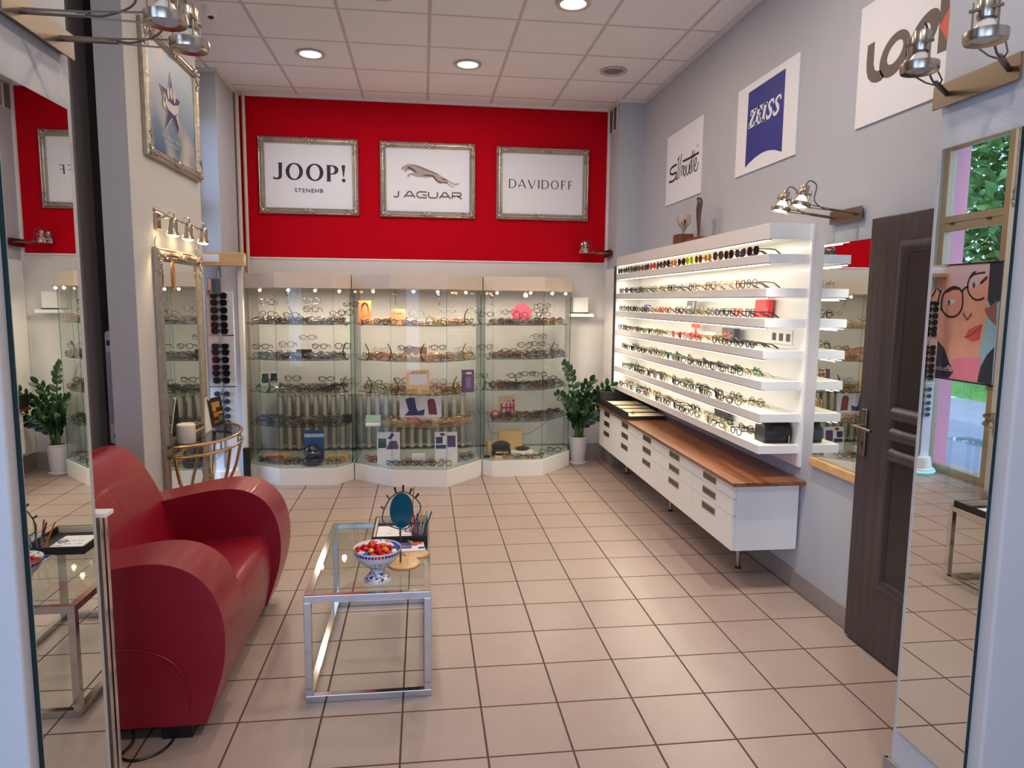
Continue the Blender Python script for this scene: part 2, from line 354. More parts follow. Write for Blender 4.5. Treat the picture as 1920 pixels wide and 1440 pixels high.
T = {"J":[[-1.345,2.873],[-1.3,2.874],[-1.305,2.865],[-1.308,2.753],[-1.314,2.733],[-1.331,2.723],[-1.353,2.719],[-1.387,2.724],[-1.389,2.747],[-1.373,2.737],[-1.353,2.735],[-1.341,2.742],[-1.337,2.756],[-1.336,2.864]],"O1":[[-1.274,2.795],[-1.116,2.8],[-1.194,2.875],[-1.193,2.718],[-1.24,2.796],[-1.149,2.799],[-1.194,2.864],[-1.193,2.729]],"O2":[[-1.088,2.793],[-0.928,2.798],[-1.009,2.874],[-1.006,2.714],[-1.054,2.794],[-0.962,2.797],[-1.009,2.861],[-1.006,2.726]],"P":[[-0.901,2.866],[-0.842,2.866],[-0.809,2.858],[-0.791,2.839],[-0.788,2.819],[-0.798,2.796],[-0.819,2.783],[-0.864,2.779],[-0.865,2.729],[-0.858,2.716],[-0.9,2.714],[-0.896,2.728],[-0.895,2.856]],"Ph":[[-0.862,2.855],[-0.842,2.854],[-0.828,2.842],[-0.822,2.822],[-0.829,2.801],[-0.843,2.791],[-0.864,2.789]],"ex":[[-0.76,2.863],[-0.751,2.869],[-0.735,2.87],[-0.725,2.862],[-0.739,2.759],[-0.745,2.759]],"dot":[[-0.758,2.728],[-0.724,2.729]],"sten":[[-1.179,2.654],[-0.942,2.62]],"cat":[[-0.204,2.855],[-0.194,2.871],[-0.174,2.885],[-0.147,2.898],[-0.107,2.899],[-0.068,2.895],[-0.028,2.885],[0.011,2.872],[0.051,2.856],[0.099,2.84],[0.146,2.818],[0.194,2.792],[0.242,2.766],[0.283,2.742],[0.315,2.729],[0.339,2.738],[0.349,2.738],[0.353,2.73],[0.339,2.718],[0.311,2.715],[0.283,2.724],[0.254,2.747],[0.242,2.749],[0.25,2.733],[0.274,2.712],[0.295,2.703],[0.307,2.705],[0.301,2.695],[0.287,2.695],[0.262,2.708],[0.238,2.727],[0.21,2.732],[0.162,2.729],[0.134,2.745],[0.114,2.768],[0.095,2.787],[0.043,2.778],[-0.005,2.782],[-0.037,2.781],[-0.076,2.789],[-0.108,2.8],[-0.12,2.796],[-0.124,2.784],[-0.134,2.778],[-0.144,2.783],[-0.141,2.799],[-0.128,2.813],[-0.1,2.82],[-0.068,2.821],[-0.092,2.836],[-0.115,2.846],[-0.139,2.842],[-0.155,2.83],[-0.167,2.821],[-0.177,2.829],[-0.167,2.837],[-0.179,2.852],[-0.19,2.84]],"cats":[[-0.131,2.881],[-0.107,2.87],[-0.076,2.848],[-0.052,2.821],[-0.068,2.821],[-0.1,2.839],[-0.123,2.854],[-0.147,2.861]],"cats2":[[-0.009,2.807],[0.063,2.809],[0.103,2.803],[0.126,2.78],[0.15,2.75],[0.182,2.741],[0.234,2.741],[0.242,2.729],[0.21,2.732],[0.162,2.729],[0.134,2.745],[0.114,2.768],[0.095,2.787],[0.063,2.794],[0.027,2.795]],"cats3":[[0.178,2.782],[0.21,2.775],[0.238,2.758],[0.214,2.76],[0.19,2.769]],"cats4":[[-0.147,2.898],[-0.107,2.899],[-0.068,2.895],[-0.028,2.885],[0.011,2.872],[0.051,2.856],[0.099,2.84],[0.146,2.818],[0.142,2.808],[0.091,2.826],[0.043,2.84],[-0.005,2.858],[-0.036,2.872],[-0.076,2.885],[-0.115,2.893]],"jag":[[-0.273,2.649],[0.379,2.601],[-0.184,2.658],[-0.273,2.604]],"dav":[[0.836,2.79],[0.836,2.71],[1.496,2.788],[1.498,2.709]],"zb":[[4.582,2.987],[3.823,2.992],[3.817,2.445],[4.584,2.439]],"zblue":[[4.431,2.944],[3.972,2.95],[3.969,2.485],[4.056,2.514],[4.137,2.528],[4.219,2.529],[4.303,2.518],[4.377,2.501],[4.437,2.481]],"ztext":[[4.418,2.819],[3.992,2.824],[3.98,2.712],[4.413,2.712]],"L":[[3.202,2.81],[3.152,2.811],[3.151,2.709],[3.14,2.683],[3.122,2.671],[3.095,2.669],[3.083,2.651],[3.064,2.631],[3.09,2.62],[3.123,2.62],[3.158,2.633],[3.185,2.657],[3.2,2.691],[3.204,2.734]],"o1":[[3.1,2.713],[2.912,2.686],[2.969,2.805],[3.039,2.625],[3.054,2.717],[2.955,2.715],[2.979,2.758],[3.018,2.667]],"o2":[[2.926,2.706],[2.742,2.74],[2.797,2.803],[2.859,2.623],[2.883,2.714],[2.787,2.724],[2.816,2.762],[2.847,2.667]],"kbar":[[2.732,2.81],[2.684,2.805],[2.684,2.784],[2.728,2.727],[2.683,2.665],[2.684,2.616],[2.734,2.619]],"kred":[[2.663,2.797],[2.65,2.791],[2.65,2.74],[2.669,2.716],[2.652,2.694],[2.653,2.616],[2.73,2.721]],"sil":[[[5.701,2.737],[5.808,2.733],[5.856,2.707],[5.845,2.688],[5.785,2.672],[5.727,2.676],[5.709,2.653],[5.738,2.624],[5.796,2.616],[5.873,2.623]],[[5.696,2.684],[5.706,2.63],[5.688,2.615],[5.657,2.627]],[[5.651,2.796],[5.666,2.707],[5.673,2.624]],[[5.688,2.767],[5.65,2.782]],[[5.594,2.801],[5.62,2.721],[5.64,2.613]],[[5.578,2.702],[5.593,2.622]],[[5.597,2.656],[5.563,2.699],[5.543,2.684],[5.555,2.626]],[[5.522,2.681],[5.539,2.645],[5.515,2.611],[5.496,2.643],[5.508,2.689],[5.522,2.681]],[[5.471,2.693],[5.48,2.64],[5.462,2.613],[5.427,2.631],[5.423,2.689]],[[5.423,2.689],[5.425,2.614]],[[5.406,2.643],[5.374,2.68],[5.386,2.704],[5.41,2.676],[5.408,2.627],[5.386,2.613],[5.359,2.635]],[[5.362,2.776],[5.372,2.701],[5.368,2.62]],[[5.327,2.776],[5.339,2.695],[5.338,2.615]],[[5.306,2.646],[5.275,2.682],[5.285,2.71],[5.308,2.688],[5.312,2.637],[5.295,2.613],[5.261,2.617],[5.232,2.669]],[[5.566,2.735],[5.416,2.733],[5.232,2.737]]],"star":[[4.535,2.923],[4.577,2.806],[4.693,2.804],[4.618,2.724],[4.661,2.654],[4.629,2.584],[4.529,2.662],[4.421,2.582],[4.455,2.682],[4.358,2.81],[4.496,2.813]],"ban":[[4.394,2.734],[4.439,2.721],[4.501,2.771],[4.541,2.748],[4.602,2.774],[4.609,2.716],[4.685,2.776],[4.656,2.728],[4.665,2.68],[4.605,2.68],[4.518,2.686],[4.434,2.676],[4.402,2.644],[4.349,2.643]],"stx":[[4.369,2.542],[4.661,2.538],[4.659,2.522],[4.404,2.502],[4.634,2.504]],"sin":[[4.184,2.91],[4.923,2.998],[4.89,2.431],[4.189,2.439]],"pb":[[6.274,1.991],[5.493,1.964],[5.48,0.922],[6.205,0.922]],"div":[[5.646,1.968],[5.639,1.477],[5.641,0.928]],"hair":[[5.646,1.968],[5.493,1.964],[5.512,1.656],[5.628,1.608],[5.642,1.64]],"head2":[[5.63,1.583],[5.566,1.604],[5.502,1.656],[5.49,1.437],[5.552,1.48],[5.61,1.535]],"body2":[[5.487,1.253],[5.559,1.179],[5.619,1.067],[5.641,0.928],[5.48,0.922]],"eye1":[[6.106,1.622],[6.063,1.666],[6.005,1.661],[5.969,1.648],[6.0,1.623],[6.057,1.614]],"iris1":[[6.06,1.635]],"eye2":[[5.815,1.765],[5.787,1.806],[5.745,1.813],[5.732,1.796],[5.761,1.768]],"iris2":[[5.774,1.791]],"rim1":[[6.035,1.778],[5.96,1.772],[5.91,1.733],[5.892,1.665],[5.894,1.589],[5.933,1.529],[6.004,1.5],[6.082,1.518],[6.142,1.569],[6.156,1.64],[6.129,1.727]],"rim2":[[5.655,1.9],[5.733,1.895],[5.806,1.877],[5.843,1.824],[5.84,1.749],[5.795,1.69],[5.739,1.661],[5.676,1.665],[5.646,1.681]],"bridge":[[5.911,1.737],[5.881,1.766],[5.838,1.782]],"temp":[[5.633,1.859],[5.702,1.804]],"temp1":[[6.148,1.569],[6.192,1.586]],"brow1":[[6.141,1.727],[6.064,1.774],[5.96,1.776],[5.912,1.75],[6.015,1.756],[6.094,1.727]],"brow2":[[5.846,1.849],[5.809,1.906],[5.757,1.92],[5.765,1.9],[5.814,1.856]],"nose":[[5.879,1.555],[5.805,1.481],[5.766,1.524],[5.78,1.549],[5.826,1.472],[5.875,1.522]],"lips":[[5.836,1.315],[5.794,1.389],[5.712,1.426],[5.646,1.448],[5.646,1.395],[5.657,1.312],[5.739,1.283],[5.785,1.305]],"lipl":[[5.836,1.315],[5.747,1.353],[5.645,1.432]],"sleeve":[[6.285,1.639],[6.254,1.751],[6.132,1.753],[6.162,1.692],[6.192,1.64]],"neckpink":[[5.944,1.115],[5.618,1.15],[5.641,0.928],[5.993,0.927]],"dark":[[6.183,1.284],[6.071,1.202],[5.998,1.076],[5.93,0.995],[5.981,0.928],[6.205,0.922]],"logo":[[6.011,1.039],[5.921,1.013],[6.164,0.998],[5.664,0.992]]}
# ------------------------------------------------------------------ room shell
HC = 3.49; XR = 2.087; YB = 6.963; XP = 1.545; XQ = -.895
def wbox(name, x0, x1, y0, y1, z0, z1, m, label=None, bevel=0):
    return struct(MB().box(x0, x1, y0, y1, z0, z1).build(name, m, bevel=bevel), label)
wbox('floor', -2.3, 2.4, -1.7, 7.2, -.12, 0, FLOORM)
wbox('ceiling', -2.3, 2.4, -1.7, 7.2, HC, HC+.1, CEILM)
mb = MB(); mb.box(-2.3, XR, YB, YB+.15, 0, 1.997, 0); mb.box(-1.73, 1.824, YB, YB+.15, 1.997, HC, 1); mb.box(-2.3, -1.73, YB, YB+.15, 1.997, HC, 0); mb.box(1.824, XR, YB, YB+.15, 1.997, HC, 0)
struct(mb.build('wall_back', [WALLW, RED]))
wbox('wall_right', XR, XR+.15, -1.7, YB+.15, 0, HC, GREY)
mb = MB(); mb.box(1.84, XR, 6.615, YB, 0, HC); struct(mb.build('column_corner', GREY))
# left side: dark recess, window reveal, stub wall, pillars
mb = MB(); mb.box(-2.05, -1.9, .6, 5.45, 0, HC, 0); mb.box(-2.05, -1.9, -1.7, -1.5, 0, HC, 0); mb.box(-2.05, -1.9, -1.5, .6, 3.0, HC, 0); mb.box(-2.05, -1.9, -1.5, .6, 0, .1, 0)
struct(mb.build('wall_left', DARKW))
mb = MB(); mb.box(-1.9, -1.79, 3.80, 4.18, 0, HC); struct(mb.build('wall_tone_block', mat('recess tone grey', (176, 166, 162), .8)))  # pale block added so the dark recess shows a grey gradient
mb = MB(); mb.box(-1.92, -1.70, 6.30, YB, 0, HC); mb.box(-2.05, -1.9, 5.45, 6.30, 3.12, HC); struct(mb.build('wall_left_reveal', GREY))
mb = MB(); mb.box(-1.632, -1.49, 3.90, 5.065, 0, HC); struct(mb.build('pillar_left', CREAM))
mb = MB(); mb.box(-1.25, XQ-.008, 1.62, 2.014, 0, HC); struct(mb.build('pillar_front_left', CREAM, bevel=.008, segs=3))
mb = MB(); mb.box(XP+.004, XR, 1.645, 2.005, 0, HC); struct(mb.build('pillar_front_right', CREAM, bevel=.008, segs=3))
# front wall behind the camera, and the wide glazed shop front on the left of it
mb = MB(); mb.box(-2.3, -1.65, -1.75, -1.6, 0, HC); mb.box(.5, 2.4, -1.75, -1.6, 0, HC); mb.box(-1.65, .5, -1.75, -1.6, 2.6, HC); mb.box(-1.65, .5, -1.75, -1.6, 0, .1)
struct(mb.build('wall_front', GREY))
fw = MB()
for y in (-1.5, -.48, .54): fw.box(-2.0, -1.94, y, y+.06, .1, 3.0, 0)
fw.box(-2.0, -1.94, -1.5, .6, 2.4, 2.46, 0); f = struct(fw.build('window_2', STEEL))
MB().box(-1.972, -1.968, -1.5, .6, .1, 3.0).build('pane', GLASSP, f)
# skirting
def skirt(name, x0, x1, y0, y1, h=.1): return struct(MB().box(x0, x1, y0, y1, 0, h).build(name, SKIRT, bevel=.002))
skirt('baseboard_right', XR-.012, XR, 3.02, 6.615, .105)
skirt('baseboard_back', -1.70, 1.84, YB-.012, YB, .155)
mb = MB(); mb.box(1.828, 1.84, 6.603, YB-.012, 0, .155); mb.box(1.828, XR-.012, 6.603, 6.615, 0, .155); struct(mb.build('baseboard_column', SKIRT, bevel=.002))
mb = MB(); mb.box(XP-.009, XP+.004, 1.632, 2.018, 0, .092); mb.box(XP-.009, XR, 1.632, 1.645, 0, .092); mb.box(XP-.009, XR-.012, 2.005, 2.018, 0, .092); struct(mb.build('baseboard_pillar_right', SKIRT, bevel=.002))
mb = MB(); mb.box(XQ-.008, XQ+.004, 1.608, 2.022, 0, .092); mb.box(-1.25, XQ+.004, 1.608, 1.62, 0, .092); struct(mb.build('baseboard_pillar_left', SKIRT, bevel=.002))
mb = MB(); mb.box(-1.49, -1.478, 3.888, 5.077, 0, .1); struct(mb.build('baseboard_left', SKIRT, bevel=.002))
# cornice strip
mb = MB()
mb.box(XR-.025, XR, 2.0, 6.615, HC-.028, HC); mb.box(1.84, XR-.025, 6.59, 6.615, HC-.028, HC); mb.box(1.815, 1.84, 6.59, YB, HC-.028, HC)
mb.box(-1.70, 1.815, YB-.025, YB, HC-.028, HC); mb.box(-1.70, -1.675, 6.275, YB-.025, HC-.028, HC); mb.box(-1.9, -1.675, 6.275, 6.30, HC-.028, HC)
mb.box(-1.49, -1.465, 3.90, 5.09, HC-.028, HC); mb.box(-1.632, -1.465, 5.065, 5.09, HC-.028, HC)
struct(mb.build('trim_1', TRIMW, bevel=.003))
struct(MB().box(1.815, 1.84, YB-.02, YB, .155, HC-.028).build('trim_2', TRIMW))          # white bead beside the red panel
struct(MB().box(-1.70, 1.815, YB-.008, YB, 1.985, 2.0).build('trim_3', TRIMW, bevel=.002))  # bead under the red panel
mb = MB(); mb.box(1.822, 1.84, 6.63, 6.93, .16, 1.93); struct(mb.build('trim_4', WHITEM, bevel=.002))   # boarding on the column
struct(MB().box(1.824, 1.838, 6.600, 6.614, .64, 1.95).build('trim_5', BLACK))

# window in the left recess
W = Plane((-1.9, 0, 0), (0, 1, 0), (0, 0, 1), (1, 0, 0))
mb = MB()
W.rect(mb, 5.45, 5.56, 0, 3.12, -.06, .02); W.rect(mb, 6.24, 6.30, 0, 3.12, -.06, .02)
for a, b in ((0, .07), (2.31, 2.375), (2.385, 2.45), (3.07, 3.12)): W.rect(mb, 5.56, 6.24, a, b, -.05, .015)
FR = mat('bronze aluminium frame', (168, 150, 122), .45, .3)
wf = struct(mb.build('window_1', FR, bevel=.003))
mb = MB(); W.rect(mb, 5.56, 6.24, .07, 2.31, -.025, -.019); W.rect(mb, 5.56, 6.24, 2.45, 3.07, -.025, -.019); mb.build('pane', GLASSP, wf)
mb = MB()
for y in (5.68, 6.12): W.rect(mb, y, y+.05, 2.37, 2.385, .015, .03)
mb.build('hinge', mat('dark bronze', (92, 66, 46), .4, .6), wf)

# column vents
v = thing('wall_vent', (1.84, 6.79, 3.33), 'pair of slotted air vents high on the corner column', 'vent')
for y0, y1 in ((6.70, 6.79), (6.83, 6.93)):
    MB().box(1.832, 1.84, y0, y1, 3.24, 3.455).build('frame', TRIMW, v)
    mb = MB()
    for k in range(14): mb.obox((1.829, (y0+y1)/2, 3.255+k*.0145), (1, 0, .6), (0, 1, 0), (-.6, 0, 1), .004, (y1-y0)/2-.008, .0035)
    mb.build('grille', DGREY, v)

# ------------------------------------------------------------------ ceiling lamps, camera
def downlight(x, y, on, col, mt, label, E):
    t = thing('ceiling_downlight', (x, y, HC), label, 'ceiling light', None)
    MB().lathe([(.075, -.001), (.105, -.001), (.112, -.006), (.108, -.014), (.085, -.012), (.078, -.006), (.075, -.001)], (x, y, HC), 40).build('trim_ring', mat('downlight ring', (196, 190, 184), .35, .3), t, smooth=True)
    MB().lathe([(0, -.006), (.078, -.006), (.078, -.003), (0, -.003)], (x, y, HC), 40).build('diffuser', mt, t, smooth=True)
    if on: light('downlight_lamp', 'AREA', (x, y, HC-.02), E, col, size=.15, parent=t)
    return t
WARMC = (1, .80, .58)
downlight(-.852, 5.80, 1, (1, .93, .86), LAMPW, 'lit round ceiling downlight nearest the left picture on the red wall', DL)
downlight(.365, 5.85, 1, (1, .93, .86), LAMPW, 'lit round ceiling downlight above the middle picture on the red wall', DL)
downlight(.955, 4.60, 1, WARMC, LAMPON, 'lit warm white ceiling downlight cut by the top edge right of centre', DL)
downlight(-.25, 4.62, 1, WARMC, LAMPON, 'lit warm ceiling downlight just showing at the top edge left of centre', DL)
downlight(1.557, 5.83, 0, None, mat('unlit lamp glass', (120, 112, 106), .4), 'unlit grey round downlight near the right wall', 0)
for x, y in ((-.25, 3.0), (1.1, 3.1), (-.2, .6), (1.0, .6)):  # unseen downlights added overhead to brighten the near half of the room
    downlight(x, y, 1, (1, .86, .72), LAMPON, 'added ceiling downlight, unseen, above the %s floor' % {(-.25, 3.0): 'coffee table', (1.1, 3.1): 'walkway', (-.2, .6): 'left entrance', (1.0, .6): 'right entrance'}[(x, y)], DL*(2.2 if x > .5 and y < 1 else 1.4))
t = thing('security_camera', (-1.375, 5.03, HC), 'small white dome security camera on the ceiling by the left pillar', 'security camera')
MB().lathe([(0, 0), (.042, 0), (.044, -.02), (.04, -.055), (.03, -.062), (0, -.062)], (-1.375, 5.03, HC), 24).build('housing', WHITEM, t, smooth=True)
MB().ell((-1.375+.01, 5.03-.012, HC-.062), (.02, .02, .014)).build('lens', BLACK, t, smooth=True)
# pipes in the left back corner
t = thing('heating_pipes', (-1.66, 6.85, 0), 'pair of pale vertical heating pipes in the left back corner', 'pipe')
for x, y, r in ((-1.672, 6.86, .018), (-1.625, 6.90, .016)):
    MB().cyl((x, y, 0), (x, y, HC-.03), r, 14).build('pipe', mat('pipe paint', (196, 180, 164), .5), t, smooth=True)

# ------------------------------------------------------------------ pictures, boards
def framed(name, pl, w, h, label, sheet, cat='picture', fw_=.058):
    """pl origin at the picture's lower left corner"""
    t = thing(name, pl.p(w/2, 0), label, cat)
    prof = [(0, .002), (0, .022), (.008, .030), (.016, .026), (.022, .034), (.034, .036), (.044, .026), (.050, .028), (fw_, .012), (fw_, .002)]
    vs = []; n = len(prof)
    for cx, cy, sx, sy in ((0, 0, 1, 1), (w, 0, -1, 1), (w, h, -1, -1), (0, h, 1, -1)):
        for d, z in prof: vs.append(pl.p(cx+sx*d, cy+sy*d, z))
    fs = [(i*n+k, i*n+(k+1) % n, ((i+1) % 4)*n+(k+1) % n, ((i+1) % 4)*n+k) for i in range(4) for k in range(n)]
    MB().add(vs, fs).build('frame', SILVER, t)
    R = random.Random(5)
    def orn(cx, cy, dirs):
        mb = MB(); q = Matrix((pl.U, pl.V, pl.N)).transposed().to_quaternion()
        for dx, dy, L in dirs:
            for i in range(9):
                s = i/8; a = L*s; wv = .010*math.sin(s*9)
                mb.ell(pl.p(cx+dx*a-dy*wv, cy+dy*a+dx*wv, .034), (.013*(1-.6*s), .009*(1-.5*s), .010), 7, 4, q=q)
                mb.ell(pl.p(cx+dx*a+dy*(wv+.012), cy+dy*a-dx*(wv+.012), .030), (.007, .010*(1-.5*s), .008), 6, 4, q=q)
        mb.ell(pl.p(cx, cy, .036), (.018, .018, .012), 8, 5, q=q)
        return mb
    m_ = fw_*.52
    for cx, cy, sx, sy in ((m_, m_, 1, 1), (w-m_, m_, -1, 1), (w-m_, h-m_, -1, -1), (m_, h-m_, 1, -1)):
        orn(cx, cy, ((sx, 0, .105), (0, sy, .105))).build('corner_ornament', SILVER, t, smooth=True)
    for cx, cy in ((w/2, m_), (w/2, h-m_)): orn(cx, cy, ((1, 0, .07), (-1, 0, .07))).build('middle_ornament', SILVER, t, smooth=True)
    if sheet:
        mb = MB(); pl.rect(mb, fw_-.006, w-fw_+.006, fw_-.006, h-fw_+.006, .004, .010); s = mb.build('sheet', sheet, t)
    else: s = None
    return t, s
BK = Plane((0, YB, 0), (1, 0, 0), (0, 0, 1), (0, -1, 0))
def sub(pl, u, v): return Plane(pl.p(u, v), pl.U, pl.V, pl.N)
def outline(pl, key, mb, w0=.010, w1=.0115, mi=0): pl.poly(mb, T[key], w0, w1, mi)
def scribble(mb, pl, u0, u1, v, h, words=3, wd=None, w0=.0112, seed=3, mi=0):
    '''letter-like strokes for print too small to read'''
    R = random.Random(seed+int(u0*100)); wd = wd or h*.16; n = max(3, int((u1-u0)/(h*.75))); cell = (u1-u0)/n; gaps = set(R.sample(range(1, n-1), min(words-1, n-2))) if n > 3 else set()
    for i in range(n):
        if i in gaps: continue
        a = u0+i*cell; b = a+cell*.68; k = R.randrange(5)
        segs = {0: [[(a, v), (a, v+h)], [(a, v+h), (b, v+h*.9)]], 1: [[(a, v), (b, v+h)], [(a, v+h*.5), (b, v+h*.5)]], 2: [[(a, v+h), (a, v), (b, v)]], 3: [[(a, v), (a, v+h)], [(b, v), (b, v+h)]], 4: [[(a, v+h), (b, v+h*.6), (a, v+h*.3), (b, v)]]}[k]
        for sg in segs: pl.ribbon(mb, sg, wd, w0, w0+.0006, mi)
    return mb
# JOOP!
t, s = framed('picture_frame', sub(BK, -1.520, 2.405), .917, .703, 'silver framed picture with the word JOOP! on the red wall', PAPER)
mb = MB()
outline(BK, 'J', mb)
for k in ('O1', 'O2'):
    q = T[k]; o_ = from4([q[0], q[1], q[2], q[3]]); i_ = from4([q[4], q[5], q[6], q[7]]); BK.ring(mb, o_, i_, .010, .0115)
a = T['P']; hl = T['Ph']   # P: stem and bowl
BK.poly(mb, [a[0], (hl[0][0], a[0][1]), (hl[0][0], a[8][1]), a[9], a[10], a[11], a[12]], .010, .0115)
bo = [(hl[0][0], a[0][1]), a[1], a[2], a[3], a[4], a[5], a[6], a[7]]; bi = [hl[0], hl[1], (hl[2][0]*.5+hl[1][0]*.5, hl[2][1]*.5+hl[1][1]*.5), hl[2], hl[3], hl[4], hl[5], hl[6]]
for i in range(7): BK.poly(mb, [bo[i], bo[i+1], bi[i+1], bi[i]], .010, .0115)
outline(BK, 'ex', mb); q = T['dot']; BK.poly(mb, ell2((q[0][0]+q[1][0])/2, q[0][1], (q[1][0]-q[0][0])/2, (q[1][0]-q[0][0])/2, 20), .010, .0115)
mb.build('lettering', INK, s)
mb = text_mesh(MB(), 'STENEHB', BK, -1.195, 2.607, .262, .037, .0112, bold=.012, spacing=1.15); mb.build('small_lettering', INKB, s)
# JAGUAR
t, s = framed('picture_frame', sub(BK, -.402, 2.402), .910, .703, 'silver framed picture with a leaping cat emblem and JAGUAR', PAPER)
mb = MB(); outline(BK, 'cat', mb); mb.build('emblem', mat('metallic emblem print', (160, 142, 134), .4, .3), s)
mb = MB(); [outline(BK, k, mb, .0115, .0125) for k in ('cats', 'cats2', 'cats3')]; mb.build('emblem_shade', mat('emblem dark print', (86, 66, 60), .5), s)
mb = MB(); outline(BK, 'cats4', mb, .0115, .0123); mb.build('emblem_back', mat('emblem mid print', (126, 108, 102), .5), s)
GL = {'J': [[(.55, 1), (.55, .25), (.45, .05), (0, .05)]], 'A': [[(0, 0), (.42, .98), (.58, .98), (1, 0)], [(.2, .28), (.8, .28)]],
      'G': [[(1, .97), (.25, .97), (.05, .75), (.05, .25), (.25, .03), (.98, .03), (.98, .48), (.6, .48)]], 'U': [[(.05, 1), (.05, .25), (.25, .03), (.75, .03), (.95, .25), (.95, 1)]],
      'R': [[(.05, 0), (.05, .97), (.8, .97), (.95, .8), (.95, .6), (.8, .42), (.05, .42)], [(.6, .42), (1, 0)]]}
mb = MB(); u = -.276
for ch, wd in zip('JAGUAR', (.085, .105, .095, .095, .105, .095)):
    for st in GL[ch]: BK.ribbon(mb, [(u+a*wd, 2.588+b*.058-.0) for a, b in st], .0135, .010, .0115)
    u += wd+.0145
mb.build('lettering', mat('grey brown print', (96, 84, 80), .5), s)
# DAVIDOFF
t, s = framed('picture_frame', sub(BK, .715, 2.405), .915, .69, 'silver framed picture with the word DAVIDOFF on the red wall', PAPER)
mb = MB(); u = .838
def stroke(pts, wd): BK.ribbon(mb, [(u+a, 2.708+b*.082) for a, b in pts], wd, .010, .0115)
TH, TN = .0105, .0055
for ch, wd in zip('DAVIDOFF', (.070, .074, .074, .012, .070, .078, .048, .048)):
    if ch == 'D':
        stroke([(.006, 0), (.006, 1)], TH); stroke([(.0, .985), (.03, .985), (.052, .9), (.064, .7), (.066, .5), (.064, .3), (.052, .1), (.03, .015), (0, .015)], [TN, TN, .007, TH, TH, TH, .007, TN, TN])
    if ch == 'A': stroke([(0, 0), (.034, 1)], TN); stroke([(.036, 1), (.070, 0)], TH); stroke([(-.004, .30), (.046, .30)], TN)
    if ch == 'V': stroke([(0, 1), (.034, 0)], TH); stroke([(.036, 0), (.070, 1)], TN)
    if ch == 'I': stroke([(.006, 0), (.006, 1)], TH)
    if ch == 'O':
        o_ = ell2(u+.037, 2.749, .038, .0425, 28); i_ = ell2(u+.037, 2.749, .028, .0375, 28); BK.ring(mb, o_, i_, .010, .0115)
    if ch == 'F': stroke([(.006, 0), (.006, 1)], TH); stroke([(0, .97), (.042, .97)], TN); stroke([(.006, .52), (.036, .52)], TN)
    u += wd+.0235
mb.build('lettering', INKB, s)

# star picture on the left pillar
LP = Plane((-1.49, 0, 0), (0, 1, 0), (0, 0, 1), (1, 0, 0))
t, s = framed('picture_frame', sub(LP, 4.095, 2.372), .925, .71, 'silver framed blue picture with a star emblem on the left pillar', grad('misty blue print', (34, 84, 118), (168, 184, 196), 2.42, 2.92, (196, 186, 178)))
def loc(key): return [(a, b) for a, b in T[key]]
mb = MB(); LP.poly(mb, loc('star'), .0105, .012); mb.build('star', mat('violet print', (58, 44, 96), .5), s)
st = loc('star'); mb = MB(); LP.ribbon(mb, st+[st[0]], .008, .012, .0135); mb.build('star_outline', mat('silver print', (196, 190, 190), .45), s)
mb = MB()
for pts in ([(4.415, 2.735), (4.47, 2.70), (4.56, 2.69), (4.645, 2.71), (4.655, 2.77), (4.56, 2.745), (4.47, 2.75), (4.425, 2.79)], [(4.385, 2.70), (4.435, 2.69), (4.43, 2.78), (4.41, 2.78)], [(4.60, 2.69), (4.68, 2.60), (4.665, 2.62), (4.62, 2.72)]):
    LP.poly(mb, pts, .0135, .0145)
for k, (a, b) in enumerate(((4.485, 2.795), (4.535, 2.805), (4.585, 2.80))): LP.poly(mb, ell2(a, b, .02, .035, 14), .0135, .0145)
mb.build('ribbon', mat('cream print', (206, 196, 188), .5), s)
mb = scribble(scribble(MB(), LP, 4.37, 4.66, 2.528, .020, words=4), LP, 4.405, 4.635, 2.497, .020, words=2)
mb.build('small_lettering', mat('pale print', (214, 216, 220), .5), s)

# three square boards on the right wall
RW = Plane((XR, 0, 0), (0, -1, 0), (0, 0, 1), (-1, 0, 0))
def board(y0, y1, z0, z1, label):
    mb = MB(); RW.rect(mb, -y0, -y1, z0, z1, .001, .010)
    return tag(mb.build('wall_sign', PAPER, origin=RW.p(-(y0+y1)/2, z0)), label, 'sign')
def rv(key): return [(-a, b) for a, b in T[key]]
b = board(5.945, 5.180, 2.432, 3.00, 'white wall sign with handwritten script nearest the back corner')
mb = MB()
for sss in T['sil']:
    p = smooth_line([(-a, c) for a, c in sss], 4) if len(sss) > 2 else [(-a, c) for a, c in sss]
    big = sss is T['sil'][0] or sss is T['sil'][-1]
    RW.ribbon(mb, p, .018 if big else .011, .010, .0112)
for q in (ell2(-5.262, 2.795, .010, .010, 12),): RW.ring(mb, q, ell2(-5.262, 2.795, .007, .007, 12), .010, .0112)
mb.build('lettering', INKB, b)
b = board(4.585, 3.822, 2.440, 2.992, 'white wall sign with a blue shield reading ZEISS')
mb = MB(); RW.poly(mb, rv('zblue'), .010, .0115); mb.build('blue_field', mat('cobalt print', (38, 44, 132), .5), b)
